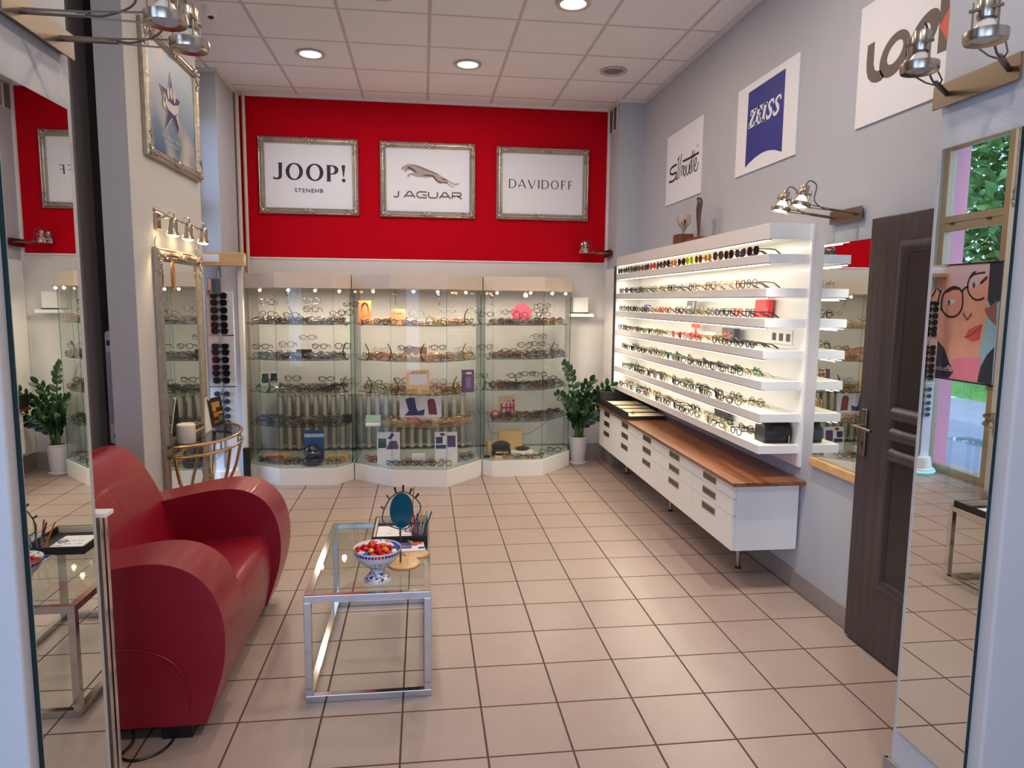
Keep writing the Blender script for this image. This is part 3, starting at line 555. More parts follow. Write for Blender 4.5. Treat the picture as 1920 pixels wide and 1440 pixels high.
# slab italic letters built from strokes
mb = MB(); zt = RW; z0, hh = 2.716, .105; u = -4.412
def zs(pts, wd): RW.ribbon(mb, [(u+a*.074+b*.030, z0+b*hh) for a, b in pts], wd, .0115, .013)
for ch in 'ZEISS':
    if ch == 'Z': zs([(.0, .93), (.95, .93)], .017); zs([(.05, .93), (.05, .70)], .012); zs([(.80, .93), (.12, .07)], .026); zs([(0, .07), (.95, .07)], .017); zs([(.9, .05), (.9, .30)], .012)
    if ch == 'E': zs([(.28, 0), (.28, 1)], .028); zs([(0, .93), (.95, .93)], .017); zs([(.28, .5), (.7, .5)], .014); zs([(0, .07), (.95, .07)], .017); zs([(.9, .95), (.9, .68)], .012); zs([(.9, .05), (.9, .32)], .012); zs([(.7, .38), (.7, .62)], .010)
    if ch == 'I': zs([(.3, 0), (.3, 1)], .028); zs([(0, .94), (.6, .94)], .014); zs([(0, .06), (.6, .06)], .014)
    if ch == 'S': zs(smooth_line([(.92, .72), (.80, .92), (.5, .95), (.22, .86), (.18, .70), (.45, .52), (.72, .34), (.70, .14), (.42, .05), (.12, .10), (.02, .28)], 3), [.014]*9+[.020]*6+[.026]*6+[.020]*6+[.014]*4)
    u += .074*({'I': .78}.get(ch, 1.12))+.002
mb.build('lettering', PAPER, b)
b = board(3.268, 2.55, 2.445, 2.998, 'white wall sign reading LOOK in brown with a red arrow')
BRN = mat('brown print', (88, 76, 68), .5)
mb = MB(); RW.poly(mb, rv('L'), .010, .0115); mb.build('letter_l', BRN, b)
for nm, k in (('letter_o', 'o1'), ('letter_o', 'o2')):
    q = rv(k); mb = MB(); RW.ring(mb, from4(q[:4]), from4(q[4:]), .010, .0115); mb.build(nm, BRN, b)
mb = MB(); q = rv('kbar'); RW.poly(mb, [(-2.734, 2.618), (-2.684, 2.616), (-2.684, 2.84), (-2.734, 2.84)], .010, .0113)
mb.build('letter_k_stem', BRN, b)
mb = MB()
RW.poly(mb, [(-2.730, 2.721), (-2.655, 2.806), (-2.62, 2.84), (-2.57, 2.84), (-2.655, 2.745), (-2.669, 2.716), (-2.652, 2.694), (-2.59, 2.60), (-2.64, 2.60), (-2.655, 2.616)], .0113, .0125); mb.build('red_arrow', mat('vermilion print', (206, 84, 60), .5), b)
# ------------------------------------------------------------------ wall lamps
BULBW = emis('lit halogen glass', (255, 244, 225), 10)
def halogen_lamp(pl, L, hz, arms, arm_dir, arm_len, label, tilt=0, red=False, lit=0):
    """pl: origin at the lower near corner of the plate; two swivelling halogen heads on rods"""
    t = thing('wall_lamp', pl.p(L/2, hz/2), label, 'wall lamp')
    mb = MB(); pl.rect(mb, 0, L, 0, hz, .018, .024); pl.rect(mb, .02, L-.02, .008, hz-.008, 0, .018)
    mb.build('back_plate', mat('dark red steel', (96, 30, 30), .4, .5) if red else STEEL, t, bevel=.0015)
    for k, u in enumerate(arms):
        d = (pl.U*arm_dir[0]+pl.V*arm_dir[1]+pl.N*arm_dir[2]).normalized(); side = d.cross(pl.V).normalized()
        p0 = pl.p(u, hz*.5, .02); p1 = p0+d*arm_len*.48; p2 = p0+d*arm_len
        a = MB().cyl(p0, p1, .0075, 12).build('arm', STEEL, t, smooth=True)
        mb = MB()
        for sg in (-1, 1): mb.tube([p1-d*.02+side*.006*sg, p1+d*.02+side*.02*sg, p2-d*.03+side*.03*sg, p2+side*.036*sg], .0022, 6)
        mb.build('fork', STEEL, a, smooth=True)
        up = (pl.V+d*tilt).normalized(); c = p2+d*.02
        h = MB().lathe([(.030, -.008), (.045, -.012), (.047, -.006), (.047, .010), (.040, .013), (.030, .010), (.030, -.008)], c, 30, axis=up).build('lamp_ring', NICKEL, t, smooth=True)
        MB().lathe([(0, -.004), (.028, -.007), (.036, -.004), (.036, .002), (.022, .028), (.012, .040), (0, .042)], c, 24, axis=up).build('reflector_bulb', BULBW if lit else mat('frosted bulb glass', (190, 184, 176), .3), h, smooth=True)
        if lit: light('halogen_spot', 'SPOT', c-up*.03, lit, (1, .95, .86), -up, size=.02, spot=1.9, parent=t, blend=1)
        MB().lathe([(0, .040), (.021, .040), (.023, .046), (.023, .086), (.020, .092), (0, .092)], c, 20, axis=up).build('socket', NICKEL, h, smooth=True)
        mb = MB(); ax2 = up.cross(side).normalized()
        for a1, a2 in ((.026, .018), (-.026, .018), (0, -.038)): mb.cyl(c+side*a1+ax2*a2+up*.010, c+side*a1+ax2*a2+up*.076, .0022, 6)
        mb.tube([c+side*.034+ax2*.018+up*.058, c-side*.034+ax2*.018+up*.058], .0042, 8); mb.tube([c+ax2*.02+up*.058, c-ax2*.042+up*.058], .004, 8)
        mb.build('clamp', STEEL, h, smooth=True)
        cb = smooth_line([tuple(c+up*.090), tuple(c+up*.118-d*.015), tuple(c+up*.10-d*.055), tuple(c+up*.03-d*.065), tuple(p1+d*.04), tuple(p1)], 5)
        MB().tube(cb, .0028, 7).build('cable', DGREY, h, smooth=True)
    return t
halogen_lamp(Plane((XQ-.008, 1.68, 2.200), (0, 1, 0), (0, 0, 1), (1, 0, 0)), .315, .062, (.080, .245), (0, 0, 1), .285, 'two armed halogen wall lamp at the top left corner of the picture')
halogen_lamp(Plane((XP+.004, 2.012, 2.184), (0, -1, 0), (0, 0, 1), (-1, 0, 0)), .315, .068, (.055, .275), (.62, .02, .78), .27, 'two armed halogen wall lamp on the right front pillar by the LOOK sign')
halogen_lamp(Plane((XR, 3.412, 2.006), (0, -1, 0), (0, 0, 1), (-1, 0, 0)), .265, .064, (.035, .215), (0, .12, 1), .27, 'two armed halogen wall lamp above the mirror beside the lit shelves', tilt=-.25, lit=WALL_E)
halogen_lamp(Plane((1.832, 6.955, 2.048), (0, -1, 0), (0, 0, 1), (-1, 0, 0)), .235, .07, (.06, .175), (0, .05, 1), .22, 'small two armed halogen wall lamp on the back corner column', red=True)
# three spot bar over the ornate mirror
t = thing('spotlight_bar', (-1.49, 4.45, 2.06), 'nickel bar with three lit spotlights over the ornate mirror', 'wall lamp')
MB().box(-1.49, -1.472, 4.20, 4.26, 1.985, 2.075).build('back_plate', NICKEL, t, bevel=.003)
MB().tube([(-1.48, 4.22, 2.045), (-1.42, 4.22, 2.055)], .007, 10).build('bracket', NICKEL, t, smooth=True)
MB().tube(smooth_line([(-1.42, 4.02, 2.07), (-1.415, 4.15, 2.06), (-1.42, 4.30, 2.052), (-1.42, 4.50, 2.05), (-1.42, 4.74, 2.045), (-1.42, 4.84, 2.045)], 4), .006, 8).ell((-1.42, 4.02, 2.07), (.011, .011, .011)).build('bar', NICKEL, t, smooth=True)
for y in (4.22, 4.48, 4.77):
    c = Vector((-1.395, y, 2.00)); ax = Vector((-.10, .04, -1)).normalized()
    h = MB().lathe([(0, -.052), (.016, -.052), (.021, -.044), (.022, -.01), (.024, .016), (.034, .040), (.035, .044), (.031, .044), (.028, .034)], c, 20, axis=ax).build('spot_head', NICKEL, t, smooth=True)
    MB().lathe([(0, .040), (.031, .042), (.029, .049), (.015, .054), (0, .055)], c, 20, axis=ax).build('lit_bulb', BULB, h, smooth=True)
    MB().tube(smooth_line([(-1.42, y-.02, 2.05), (-1.41, y-.01, 2.082), tuple(c-ax*.075), tuple(c-ax*.05)], 4), .0035, 6).build('hook_cable', NICKEL, h, smooth=True)
    light('spot_lamp', 'SPOT', c+ax*.05, SPOT_E, (1, .74, .42), ax, size=.02, spot=2.0, parent=t, blend=.9)
    light('spot_glow', 'POINT', c+Vector((-.03, 0, -.03)), .6, (1, .74, .42), size=.02, parent=t)

# ------------------------------------------------------------------ tall mirrors on the front pillars
t = thing('pillar_mirror', (XQ, 1.808, .21), 'tall frameless mirror on the left front pillar', 'mirror')
mb = MB(); mb.box(XQ-.008, XQ+.003, 1.657, 1.962, .21, 2.073); mb.build('glass_body', EDGE, t)
MB().box(XQ+.003, XQ+.0045, 1.6575, 1.9615, .2105, 2.0725).build('mirror_face', MIRROR, t)
t = thing('pillar_mirror', (XP, 1.83, .213), 'tall frameless mirror on the right front pillar, reflecting the window', 'mirror')
mb = MB(); mb.box(XP-.006, XP+.004, 1.690, 1.972, .216, 2.064); mb.build('glass_body', EDGE, t)
MB().box(XP-.0075, XP-.006, 1.6905, 1.9715, .2165, 2.0635).build('mirror_face', MIRROR, t)
MB().box(XP-.008, XP-.0035, 1.9722, 1.9735, .216, 2.064).build('bright_edge', mat('bright ground edge', (220, 224, 226), .3), t)
# mirror on the right wall with oak sill
t = thing('wall_mirror', (XR, 3.18, .745), 'frameless wall mirror with oak bottom strip between lit shelves and door', 'mirror')
MB().box(XR-.008, XR-.002, 2.86, 3.465, .785, 1.909).build('mirror_face', MIRROR, t)
MB().box(XR-.022, XR-.001, 2.86, 3.468, .742, .785).build('bottom_strip', OAK, t, bevel=.002)
MB().box(XR-.002, XR, 2.86, 3.468, .785, 1.912).build('edge', EDGE, t)

# ------------------------------------------------------------------ door leaf, folded open against the right wall
DX = 2.03
d = struct(MB().box(DX, DX+.04, 2.13, 3.013, .012, 1.992).build('door_1', DOORW, bevel=.004, segs=3))
mb = MB()
vs = []; prof = [(0, .000), (.006, .012), (.018, .016), (.034, .012), (.05, .002), (.056, -.012)]
y0, y1, z0, z1 = 2.32, 2.80, .33, 1.875
for cy_, cz, sy, sz in ((y0, z0, 1, 1), (y1, z0, -1, 1), (y1, z1, -1, -1), (y0, z1, 1, -1)):
    for a, h in prof: vs.append((DX-h-.001, cy_+sy*a, cz+sz*a))
n = len(prof); fs = [(i*n+k, i*n+k+1, ((i+1) % 4)*n+k+1, ((i+1) % 4)*n+k) for i in range(4) for k in range(n-1)]
mb.add(vs, fs).build('moulding', DOORW, d, smooth=True)
MB().box(DX-.003, DX, 2.375, 2.745, .385, 1.82).build('panel', mat('dark panel', (36, 30, 31), .35, var=.1), d)
for z in (.955, 1.045, 1.135):
    MB().tube([(DX-.002, 2.355, z), (DX-.004, 2.37, z), (DX-.004, 2.75, z), (DX-.002, 2.765, z)], [.02, .032, .032, .02], 18).build('rib', DOORW, d, smooth=True)
mb = MB(); mb.box(DX-.009, DX, 2.943, 2.983, .905, 1.125); hp = mb.build('handle_plate', STEEL, d, bevel=.008, segs=3)
MB().cyl((DX-.009, 2.963, 1.045), (DX-.05, 2.963, 1.045), .009, 14).tube([(DX-.05, 2.972, 1.045), (DX-.05, 2.93, 1.045), (DX-.047, 2.85, 1.04)], [.009, .009, .008], 12, flat=.8).build('lever', STEEL, hp, smooth=True)
MB().cyl((DX-.0095, 2.963, .965), (DX-.0105, 2.963, .965), .007, 12).box(DX-.0105, DX-.009, 2.960, 2.966, .945, .965).build('keyhole', BLACK, hp)

# ------------------------------------------------------------------ lit display shelves on the right wall
SY0, SY1, SX = 3.60, 6.60, 1.84
SH = [1.872, 1.689, 1.523, 1.349, 1.179, .999, .822]
t = thing('display_shelving', (XR, (SY0+SY1)/2, .70), 'long white illuminated eyewear shelving on the right wall', 'display shelf')
MB().box(XR-.012, XR, SY0-.02, SY1, .70, 2.033).build('back_panel', WHITE, t)
MB().box(SX+.001, XR-.012, SY1-.018, SY1, .77, 2.033).build('end_panel', WHITE, t)
MB().box(SX, XR-.012, SY0, SY1-.018, 1.950, 2.034).build('top_shelf', WHITE, t, bevel=.002)
for k, z in enumerate(SH):
    MB().box(SX, XR-.012, SY0, SY1-.018, z-.048, z).build('shelf', WHITE, t, bevel=.0015)
for k, z in enumerate([1.950]+[s-.048 for s in SH[:-1]]):
    st = MB().box(SX+.004, SX+.020, SY0+.02, SY1-.04, z-.009, z-.004).build('led_strip', LED, t)
    MB().box(SX+.002, SX+.022, SY0+.01, SY1-.03, z-.004, z-.0005).build('profile', DGREY, st)
    light('led_lamp', 'AREA', (SX+.030, (SY0+SY1)/2, z-.014), LED_E, (1, .93, .74), (.35, 0, -1), size=2.9, size_y=.02, parent=t)
# sockets on the back panel over the fourth shelf
t = thing('wall_sockets', (XR-.012, 3.83, 1.40), 'white triple electrical socket plate behind the fourth lit shelf', 'socket')
RP = Plane((XR-.012, 0, 0), (0, -1, 0), (0, 0, 1), (-1, 0, 0))
mb = MB(); RP.rect(mb, -3.96, -3.72, 1.372, 1.452, 0, .008); mb.build('plate', WHITEM, t, bevel=.002)
for a in (-3.92, -3.84, -3.76):
    mb = MB(); RP.rect(mb, a-.022, a+.022, 1.39, 1.434, .008, .010); mb.build('socket_face', DGREY, t)

# ------------------------------------------------------------------ drawer units and worktop
CY = [3.56, 4.15, 4.74, 5.33, 5.92, 6.51]; CX = 1.69
ordn = ['nearest', 'second nearest', 'middle', 'second farthest', 'farthest']
HND = mat('recessed steel grip', (98, 88, 80), .35, .7)
def cabinet(i):
    y0, y1 = CY[i], CY[i+1]
    t = thing('drawer_unit', (XR-.19, (y0+y1)/2, .236), 'white three drawer unit under the walnut worktop, %s from the camera' % ordn[i], 'cabinet')
    mb = MB(); mb.box(CX+.020, XR-.014, y0+.001, y1-.001, .236, .612); mb.build('body', WHITE, t, bevel=.001)
    for (a, b) in ((.532, .612), (.435, .529), (.238, .432)):
        f = MB().box(CX, CX+.019, y0+.002, y1-.002, a, b).build('drawer', WHITE, t, bevel=.0015)
        zc = b-.045 if b-a > .12 else (a+b)/2
        ym = (y0+y1)/2+.03; mb = MB()
        mb.box(CX-.003, CX, ym-.095, ym+.095, zc+.016, zc+.021); mb.box(CX-.003, CX, ym-.095, ym+.095, zc-.021, zc-.016)
        mb.box(CX-.003, CX, ym-.095, ym-.090, zc-.016, zc+.016); mb.box(CX-.003, CX, ym+.090, ym+.095, zc-.016, zc+.016)
        h = mb.build('handle', NICKEL, f); MB().box(CX-.001, CX-.0002, ym-.090, ym+.090, zc-.016, zc+.016).build('finger_recess', HND, f)
    for x in ((1.90,) if i in (0, 2, 4) else ()):
        l = MB().cyl((x, y0+.34, .012), (x, y0+.34, .236), .014, 16).build('leg', NICKEL, t, smooth=True)
        MB().cyl((x, y0+.34, 0), (x, y0+.34, .013), .018, 16).build('foot', BLACK, l, smooth=True)
    return t
for i in range(5): cabinet(i)
tag(MB().box(CX-.025, XR-.001, 3.515, 6.60, .613, .636).build('worktop', WALNUT, bevel=.003, origin=(1.88, 5.05, .613)), 'long walnut worktop on the white drawer units', 'worktop')

# black shelf trays with pale pads on the worktop
t = thing('display_tray', (1.80, 6.1, .636), 'black open display case with pale lined trays on far end of worktop', 'display tray')
mb = MB(); mb.box(1.672, 1.684, 5.55, 6.44, .6365, .70); mb.box(1.684, 2.02, 5.55, 6.42, .6365, .645); mb.box(2.02, 2.035, 5.85, 6.44, .6365, .69); mb.box(1.684, 2.02, 6.42, 6.44, .6365, .715)
mb.build('case', BLACKM, t, bevel=.002)
PAD = mat('cream felt pad', (236, 220, 182), .8, var=.1, scale=30)
for k, (a, b) in enumerate(((5.56, 5.72), (5.76, 5.92), (5.95, 6.10), (6.14, 6.36))):
    p = MB().box(1.70, 2.00, a, b, .646, .668+.004*k).build('lined_tray', PAD, t, bevel=.003)
    MB().box(1.694, 2.006, a-.008, a, .645, .666+.004*k).build('tray_edge', BLACKM, p)
    if k == 0: MB().cyl((1.76, b-.06, .669), (1.76, b-.06, .69), .016, 14).build('brass_knob', GOLD, p, smooth=True)
tag(MB().box(1.672, 2.03, 6.445, 6.585, .6365, .758).build('black_box', BLACKM, bevel=.004, origin=(1.82, 6.5, .636)), 'black box closing the far end of the worktop by the column', 'box')
t = thing('succulent', (1.76, 6.50, .76), 'small round green succulent on the black box by the column', 'plant')
MB().lathe([(0, 0), (.022, 0), (.027, .02), (.025, .022), (0, .02)], (1.76, 6.5, .759), 18).build('pot', BLACK, t, smooth=True)
mb = MB(); R = random.Random(2)
for k in range(26):
    a = k*2.4; r = .004+.0009*k; q = Vector((math.cos(a), math.sin(a), 1.3-k*.04)).to_track_quat('Z', 'Y'); mb.ell((1.76+r*math.cos(a), 6.5+r*math.sin(a), .792+.012-k*.0004), (.007, .004, .015), 6, 4, q=q)
mb.build('leaves', LEAF, t, smooth=True)
for k in range(5):
    tag(MB().cyl((1.80+.03*k, 6.50, .7585), (1.80+.03*k, 6.50, .782-.002*(k % 2)), .011, 12).build('small_bottle', DGREY, smooth=True, origin=(1.80+.03*k, 6.5, .7585)), 'one of the small dark stoppers in a row on the black box', 'bottle', 'dark stoppers on the black box')

# ------------------------------------------------------------------ sofa
t = thing('sofa', (-1.25, 3.13, 0), 'red leather two seat sofa with rounded arms at the left', 'sofa')
ARM = [(-1.75, .06), (-1.78, .40), (-1.72, .50), (-1.50, .565), (-1.30, .612), (-1.10, .655), (-.96, .672), (-.86, .655), (-.78, .60), (-.732, .51), (-.713, .40), (-.722, .28), (-.752, .17), (-.79, .06)]
ARMS = smooth_line(ARM[1:], 3)+[(-1.75, .06)]
for y0, y1 in ((2.50, 2.76), (3.50, 3.76)):
    a = MB().prism(ARMS, lambda a, b: (a, y0, b), lambda a, b: (a, y1, b)).build('arm', LEATHER, t, smooth=True, bevel=.055, segs=6)
    a.modifiers['bevel'].angle_limit = 1.2
    yf = y0 if y0 < 3 else y0
    inner = [( (x+1.25)*.93-1.25, (z-.33)*.90+.33) for x, z in ARMS if z > .1]
    MB().tube([(x, yf+.004, z) for x, z in inner], .0035, 6).build('piping', LEATHER, a, smooth=True)
MB().tube(smooth_line([(-1.12, 2.499, .36), (-1.0, 2.498, .355), (-.90, 2.497, .31), (-.85, 2.497, .22), (-.84, 2.498, .10)], 5), .003, 6).build('seam', LEATHER, t, smooth=True)
SE = smooth_line([(-1.42, .36), (-1.35, .405), (-1.15, .405), (-.93, .425), (-.83, .43), (-.775, .395), (-.757, .32), (-.765, .20), (-.795, .07)], 3)+[(-1.45, .07)]
for y0, y1 in ((2.745, 3.13), (3.13, 3.515)):
    s_ = MB().prism(SE, lambda a, b: (a, y0, b), lambda a, b: (a, y1, b)).build('seat_cushion', LEATHER, t, smooth=True, bevel=.012, segs=3)
    s_.modifiers['bevel'].angle_limit = 1.2
BA = smooth_line([(-1.19, .38), (-1.235, .52), (-1.295, .68), (-1.36, .80), (-1.44, .880), (-1.53, .890), (-1.61, .84), (-1.68, .70), (-1.73, .45)], 3)+[(-1.74, .07), (-1.35, .07)]
for y0, y1 in ((2.735, 3.13), (3.13, 3.53)):
    b_ = MB().prism(BA, lambda a, b: (a, y0, b), lambda a, b: (a, y1, b)).build('back_cushion', LEATHER, t, smooth=True, bevel=.03 if y1 > 3.2 else .012, segs=5)
    b_.modifiers['bevel'].angle_limit = 1.2
R = random.Random(4)
mb = MB()   # pulled folds in the leather of the seat
for k in range(13):
    y = 2.95+R.random()*.45; x0 = -1.16+R.random()*.12; x1 = x0+.10+R.random()*.14
    z = lambda x: .405+max(0, (x+1.15))*.09
    mb.tube([(x0, y, z(x0)-.003), ((x0+x1)/2, y+.015, z((x0+x1)/2)-.0005), (x1, y+.035, z(x1)-.003)], [.002, .0045, .002], 8, flat=.5)
mb.build('seat_creases', LEATHER, t, smooth=True)
for x, y in ((-.90, 2.56), (-1.62, 2.56), (-.90, 3.66), (-1.62, 3.66)):
    MB().box(x-.055, x+.055, y-.04, y+.04, 0, .065).build('leg', BLACK, t, bevel=.004)
tag(MB().tube(smooth_line([(-1.06, 2.53, .05), (-1.04, 2.49, .02), (-1.06, 2.43, .005), (-1.0, 2.40, .005), (-.93, 2.44, .005), (-.91, 2.52, .01), (-.94, 2.56, .05)], 6), .0045, 8).build('power_cable', BLACK, smooth=True, origin=(-1, 2.45, 0)), 'black cable looped on the floor under the sofa arm', 'cable')

# ------------------------------------------------------------------ coffee table
TX0, TX1, TY0, TY1, TZ = -.472, .026, 2.70, 3.62, .445
t = thing('coffee_table', ((TX0+TX1)/2, (TY0+TY1)/2, 0), 'low chrome framed coffee table with clear glass top beside the sofa', 'coffee table')
q = .028
def rail(x0, x1, y0, y1, z0, z1, nm='rail'): return MB().box(x0, x1, y0, y1, z0, z1).build(nm, CHROME, t, bevel=.0015)
for z0 in (0, TZ-q):
    rail(TX0, TX1, TY0, TY0+q, z0, z0+q); rail(TX0, TX1, TY1-q, TY1, z0, z0+q); rail(TX0, TX0+q, TY0+q, TY1-q, z0, z0+q)
    rail(TX1-q, TX1, TY0+q, TY1-q, z0, z0+q)
for x in (TX0, TX1-q):
    for y in (TY0, TY1-q): rail(x, x+q, y, y+q, q, TZ-q, 'leg')
mb = MB(); mb.box(TX0+q+.001, TX1-q-.001, TY0+q+.001, TY1-q-.001, TZ-.010, TZ-.002); mb.build('glass_top', GLASST, t)
mb = MB()
for x in (TX0+q+.012, TX1-q-.012):
    for y in (TY0+q+.012, TY1-q-.012): mb.cyl((x, y, TZ-.014), (x, y, TZ-.010), .010, 12)
mb.build('glass_pad', ACRYL, t)
GZ = TZ-.002
# footed bowl
bx, by = -.193, 2.845
t = thing('footed_bowl', (bx, by, GZ), 'white footed bowl with blue and red mosaic pattern, full of sweets', 'bowl')
prof = [(0, .004), (.050, 0), (.056, .003), (.052, .012), (.034, .030), (.027, .042), (.030, .052), (.052, .068), (.078, .092), (.093, .118), (.0985, .138), (.0965, .140), (.088, .120), (.070, .096), (.045, .078), (0, .074)]
MB().lathe(smooth_line(prof, 2), (bx, by, GZ), 48).build('bowl_body', CERAM, t, smooth=True)
def lathe_r(z):
    P = prof[:11]
    for (r0, a), (r1, b) in zip(P, P[1:]):
        if a <= z <= b: return r0+(r1-r0)*(z-a)/max(b-a, 1e-6)
    return .0985
BLUEP = mat('cobalt glaze', (30, 40, 128), .25, coat=.4); REDP = mat('red glaze', (186, 24, 34), .25, coat=.4); ORP = mat('ochre glaze', (206, 132, 60), .25, coat=.4)
R = random.Random(9)
mbs = {'blue': MB(), 'red': MB()}
def patch(mb, ang, dz, wa, z):
    vs = []
    for a, b in ((-wa, -dz), (wa, -dz), (wa, dz), (-wa, dz)):
        zz = z+b; rr = lathe_r(zz)+.0009; vs.append((bx+rr*math.cos(ang+a), by+rr*math.sin(ang+a), GZ+zz))
    mb.add(vs, [(0, 1, 2, 3)])
for k in range(44): patch(mbs['red' if k % 11 in (0, 1, 2) else 'blue'], k*2*PI/44, .0058, .052, .1275)
for k in range(64): patch(mbs['red' if R.random() < .18 else 'blue'], R.random()*2*PI, .003+R.random()*.005, .05+.07*R.random(), .058+R.random()*.034)
for k in range(70): patch(mbs['red' if R.random() < .15 else 'blue'], R.random()*2*PI, .001+R.random()*.003, .06+.12*R.random(), .006+R.random()*.038)
for k, m_ in (('blue', BLUEP), ('red', REDP)): mbs[k].build('painted_pattern', m_, t)
# sweets
SW = {'blue': mat('blue foil', (24, 60, 170), .25, .3), 'red': mat('red foil', (206, 22, 26), .25, .3), 'orange': mat('orange foil', (234, 120, 40), .25, .3), 'yellow': mat('gold foil', (226, 180, 70), .25, .5), 'white': mat('white wrapper', (230, 226, 228), .3)}
protos = {}
R = random.Random(21); n = 0
for ring_, (cnt, rad, z) in enumerate(((15, .075, .130), (11, .052, .142), (6, .028, .150), (2, .008, .156), (9, .060, .118))):
    for k in range(cnt):
        cn = R.choice(['blue', 'red', 'red', 'orange', 'blue', 'yellow', 'white'] if ring_ != 0 else ['red', 'blue', 'orange', 'white', 'red'])
        a = 2*PI*k/cnt+ring_*.3
        p = (bx+rad*math.cos(a), by+rad*math.sin(a), GZ+z)
        lab = cn.replace('yellow', 'gold').replace('white', 'pale')+' wrapped sweet among the pile in the footed bowl'
        if cn not in protos:
            mb = MB().ell((0, 0, 0), (.020, .014, .012), 10, 6)
            for s_ in (-1, 1): mb.add([(s_*.014, 0, 0), (s_*.024, .008, .004), (s_*.026, 0, -.002), (s_*.024, -.008, .003)], [(0, 1, 2), (0, 2, 3)])
            protos[cn] = mb.build('wrapped_sweet', SW[cn], smooth=True); o = protos[cn]
        else: o = protos[cn].copy(); C.objects.link(o)
        o.location = p; o.rotation_euler = (R.uniform(-.5, .5), R.uniform(-.5, .5), R.uniform(0, 6)); tag(o, lab, 'sweet', cn+' sweets in the bowl')
# eye shaped standing mirror
ex, ey = -.092, 3.00
t = thing('table_mirror', (ex, ey, GZ), 'eye shaped table mirror with wire lashes on a round wooden base', 'mirror')
MB().lathe([(0, 0), (.070, 0), (.074, .004), (.074, .011), (.070, .014), (0, .014)], (ex, ey, GZ), 44).build('wooden_base', OAK, t, smooth=True)
MB().cyl((ex-.012, ey, GZ+.014), (ex-.012, ey, .612), .0042, 10).build('stem', DGREY, t, smooth=True)
E_ = Plane((ex-.004, ey, .692), Vector((.93, -.36, 0)).normalized(), (0, 0, 1), Vector((-.36, -.93, 0)).normalized())
eye = smooth_line([(-.093, -.045), (-.080, .005), (-.045, .058), (0, .083), (.045, .072), (.080, .040), (.086, .012), (.060, -.045), (.025, -.078), (-.01, -.086), (-.045, -.080), (-.078, -.068)], 5, closed=True)
MB().tube([E_.p(a, b) for a, b in eye], .0028, 8, closed=True).build('eye_outline', DGREY, t, smooth=True)
q_ = ell2(-.002, -.002, .052, .078, 40, -.12)
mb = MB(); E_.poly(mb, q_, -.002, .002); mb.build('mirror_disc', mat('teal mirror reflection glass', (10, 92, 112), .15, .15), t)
MB().tube([E_.p(a, b) for a, b in q_], .0028, 8, closed=True).build('disc_rim', DGREY, t, smooth=True)
for (a, b, c_, d_) in ((-.083, -.002, -.099, .008), (-.058, .044, -.072, .062), (-.026, .074, -.034, .100), (.006, .084, .007, .112), (.036, .077, .046, .100), (.062, .058, .078, .080)):
    MB().tube([E_.p(a, b), E_.p(c_, d_)], [.0035, .005], 8).build('lash', BLACK, t, smooth=True)
# second wooden disc, magazine, tray, pens
tag(MB().lathe([(0, 0), (.055, 0), (.055, .010), (0, .010)], (-.035, 3.115, GZ), 36).build('wooden_coaster', OAK, smooth=True, origin=(-.035, 3.115, GZ)), 'round wooden coaster under the leaflets by the black tray', 'coaster')
t = thing('leaflets', (-.075, 3.19, GZ+.0105), 'blue and white printed leaflets in front of the black tray', 'leaflet')
P_ = Plane((-.06, 3.19, GZ+.0105), Vector((1, .10, 0)).normalized(), Vector((-.10, 1, 0)).normalized(), (0, 0, 1))
mb = MB(); P_.rect(mb, -.075, .06, -.055, .055, 0, .004); mb.build('leaflet', PAPER, t)
mb = MB(); P_.rect(mb, -.07, .03, .012, .05, .004, .005); P_.rect(mb, -.07, .0, -.02, .005, .004, .005); P_.rect(mb, .03, .058, -.035, -.01, .004, .005); mb.build('blue_print', BLUEP, t)
mb = MB(); P_.rect(mb, .005, .055, .02, .053, .005, .0062); mb.build('orange_print', SW['orange'], t)
t = thing('glass_pebble', (-.075, 3.215, GZ+.016), 'small pale glass ornament lying on the leaflets', 'ornament')
MB().ell((-.075, 3.215, GZ+.027), (.016, .012, .011), 12, 8).build('pebble', ACRYL, t, smooth=True)
MB().ell((-.062, 3.215, GZ+.026), (.010, .008, .008), 10, 6).build('amber_end', mat('amber glass', (196, 148, 60), .1), t, smooth=True)
t = thing('document_tray', (-.118, 3.465, GZ), 'black shallow tray with a printed sheet on the far end of the glass table', 'tray')
x0, x1, y0, y1 = -.250, .016, 3.275, 3.60
mb = MB(); mb.box(x0, x1, y0, y0+.008, GZ, GZ+.036); mb.box(x0, x1, y1-.008, y1, GZ, GZ+.036); mb.box(x0, x0+.008, y0+.008, y1-.008, GZ, GZ+.036); mb.box(x1-.008, x1, y0+.008, y1-.008, GZ, GZ+.036); mb.box(x0+.008, x1-.008, y0+.008, y1-.008, GZ, GZ+.004)
mb.build('tray_body', BLACKM, t, bevel=.001)
mb = MB(); mb.box(x0+.008, x0+.014, y0+.010, y1-.010, GZ+.004, GZ+.034); mb.box(x0+.014, x1-.008, y1-.014, y1-.008, GZ+.004, GZ+.034); mb.build('lining', mat('pale lining', (214, 200, 184), .7), t)
t = thing('printed_sheet', (-.14, 3.43, GZ+.005), 'white printed sheet lying inside the black document tray', 'paper')
P_ = Plane((-.232, 3.285, GZ+.005), (1, 0, 0), (0, 1, 0), (0, 0, 1))
mb = MB(); P_.rect(mb, 0, .175, 0, .24, 0, .003); mb.build('sheet', PAPER, t)
mb = MB()
for v, a, b, h in ((.045, .035, .15, .008), (.028, .03, .165, .008), (.014, .03, .13, .007), (.115, .05, .13, .008), (.16, .06, .11, .006)): scribble(mb, P_, a, b, v, h, 4, w0=.0031)
mb.build('print_lines', INKB, t)
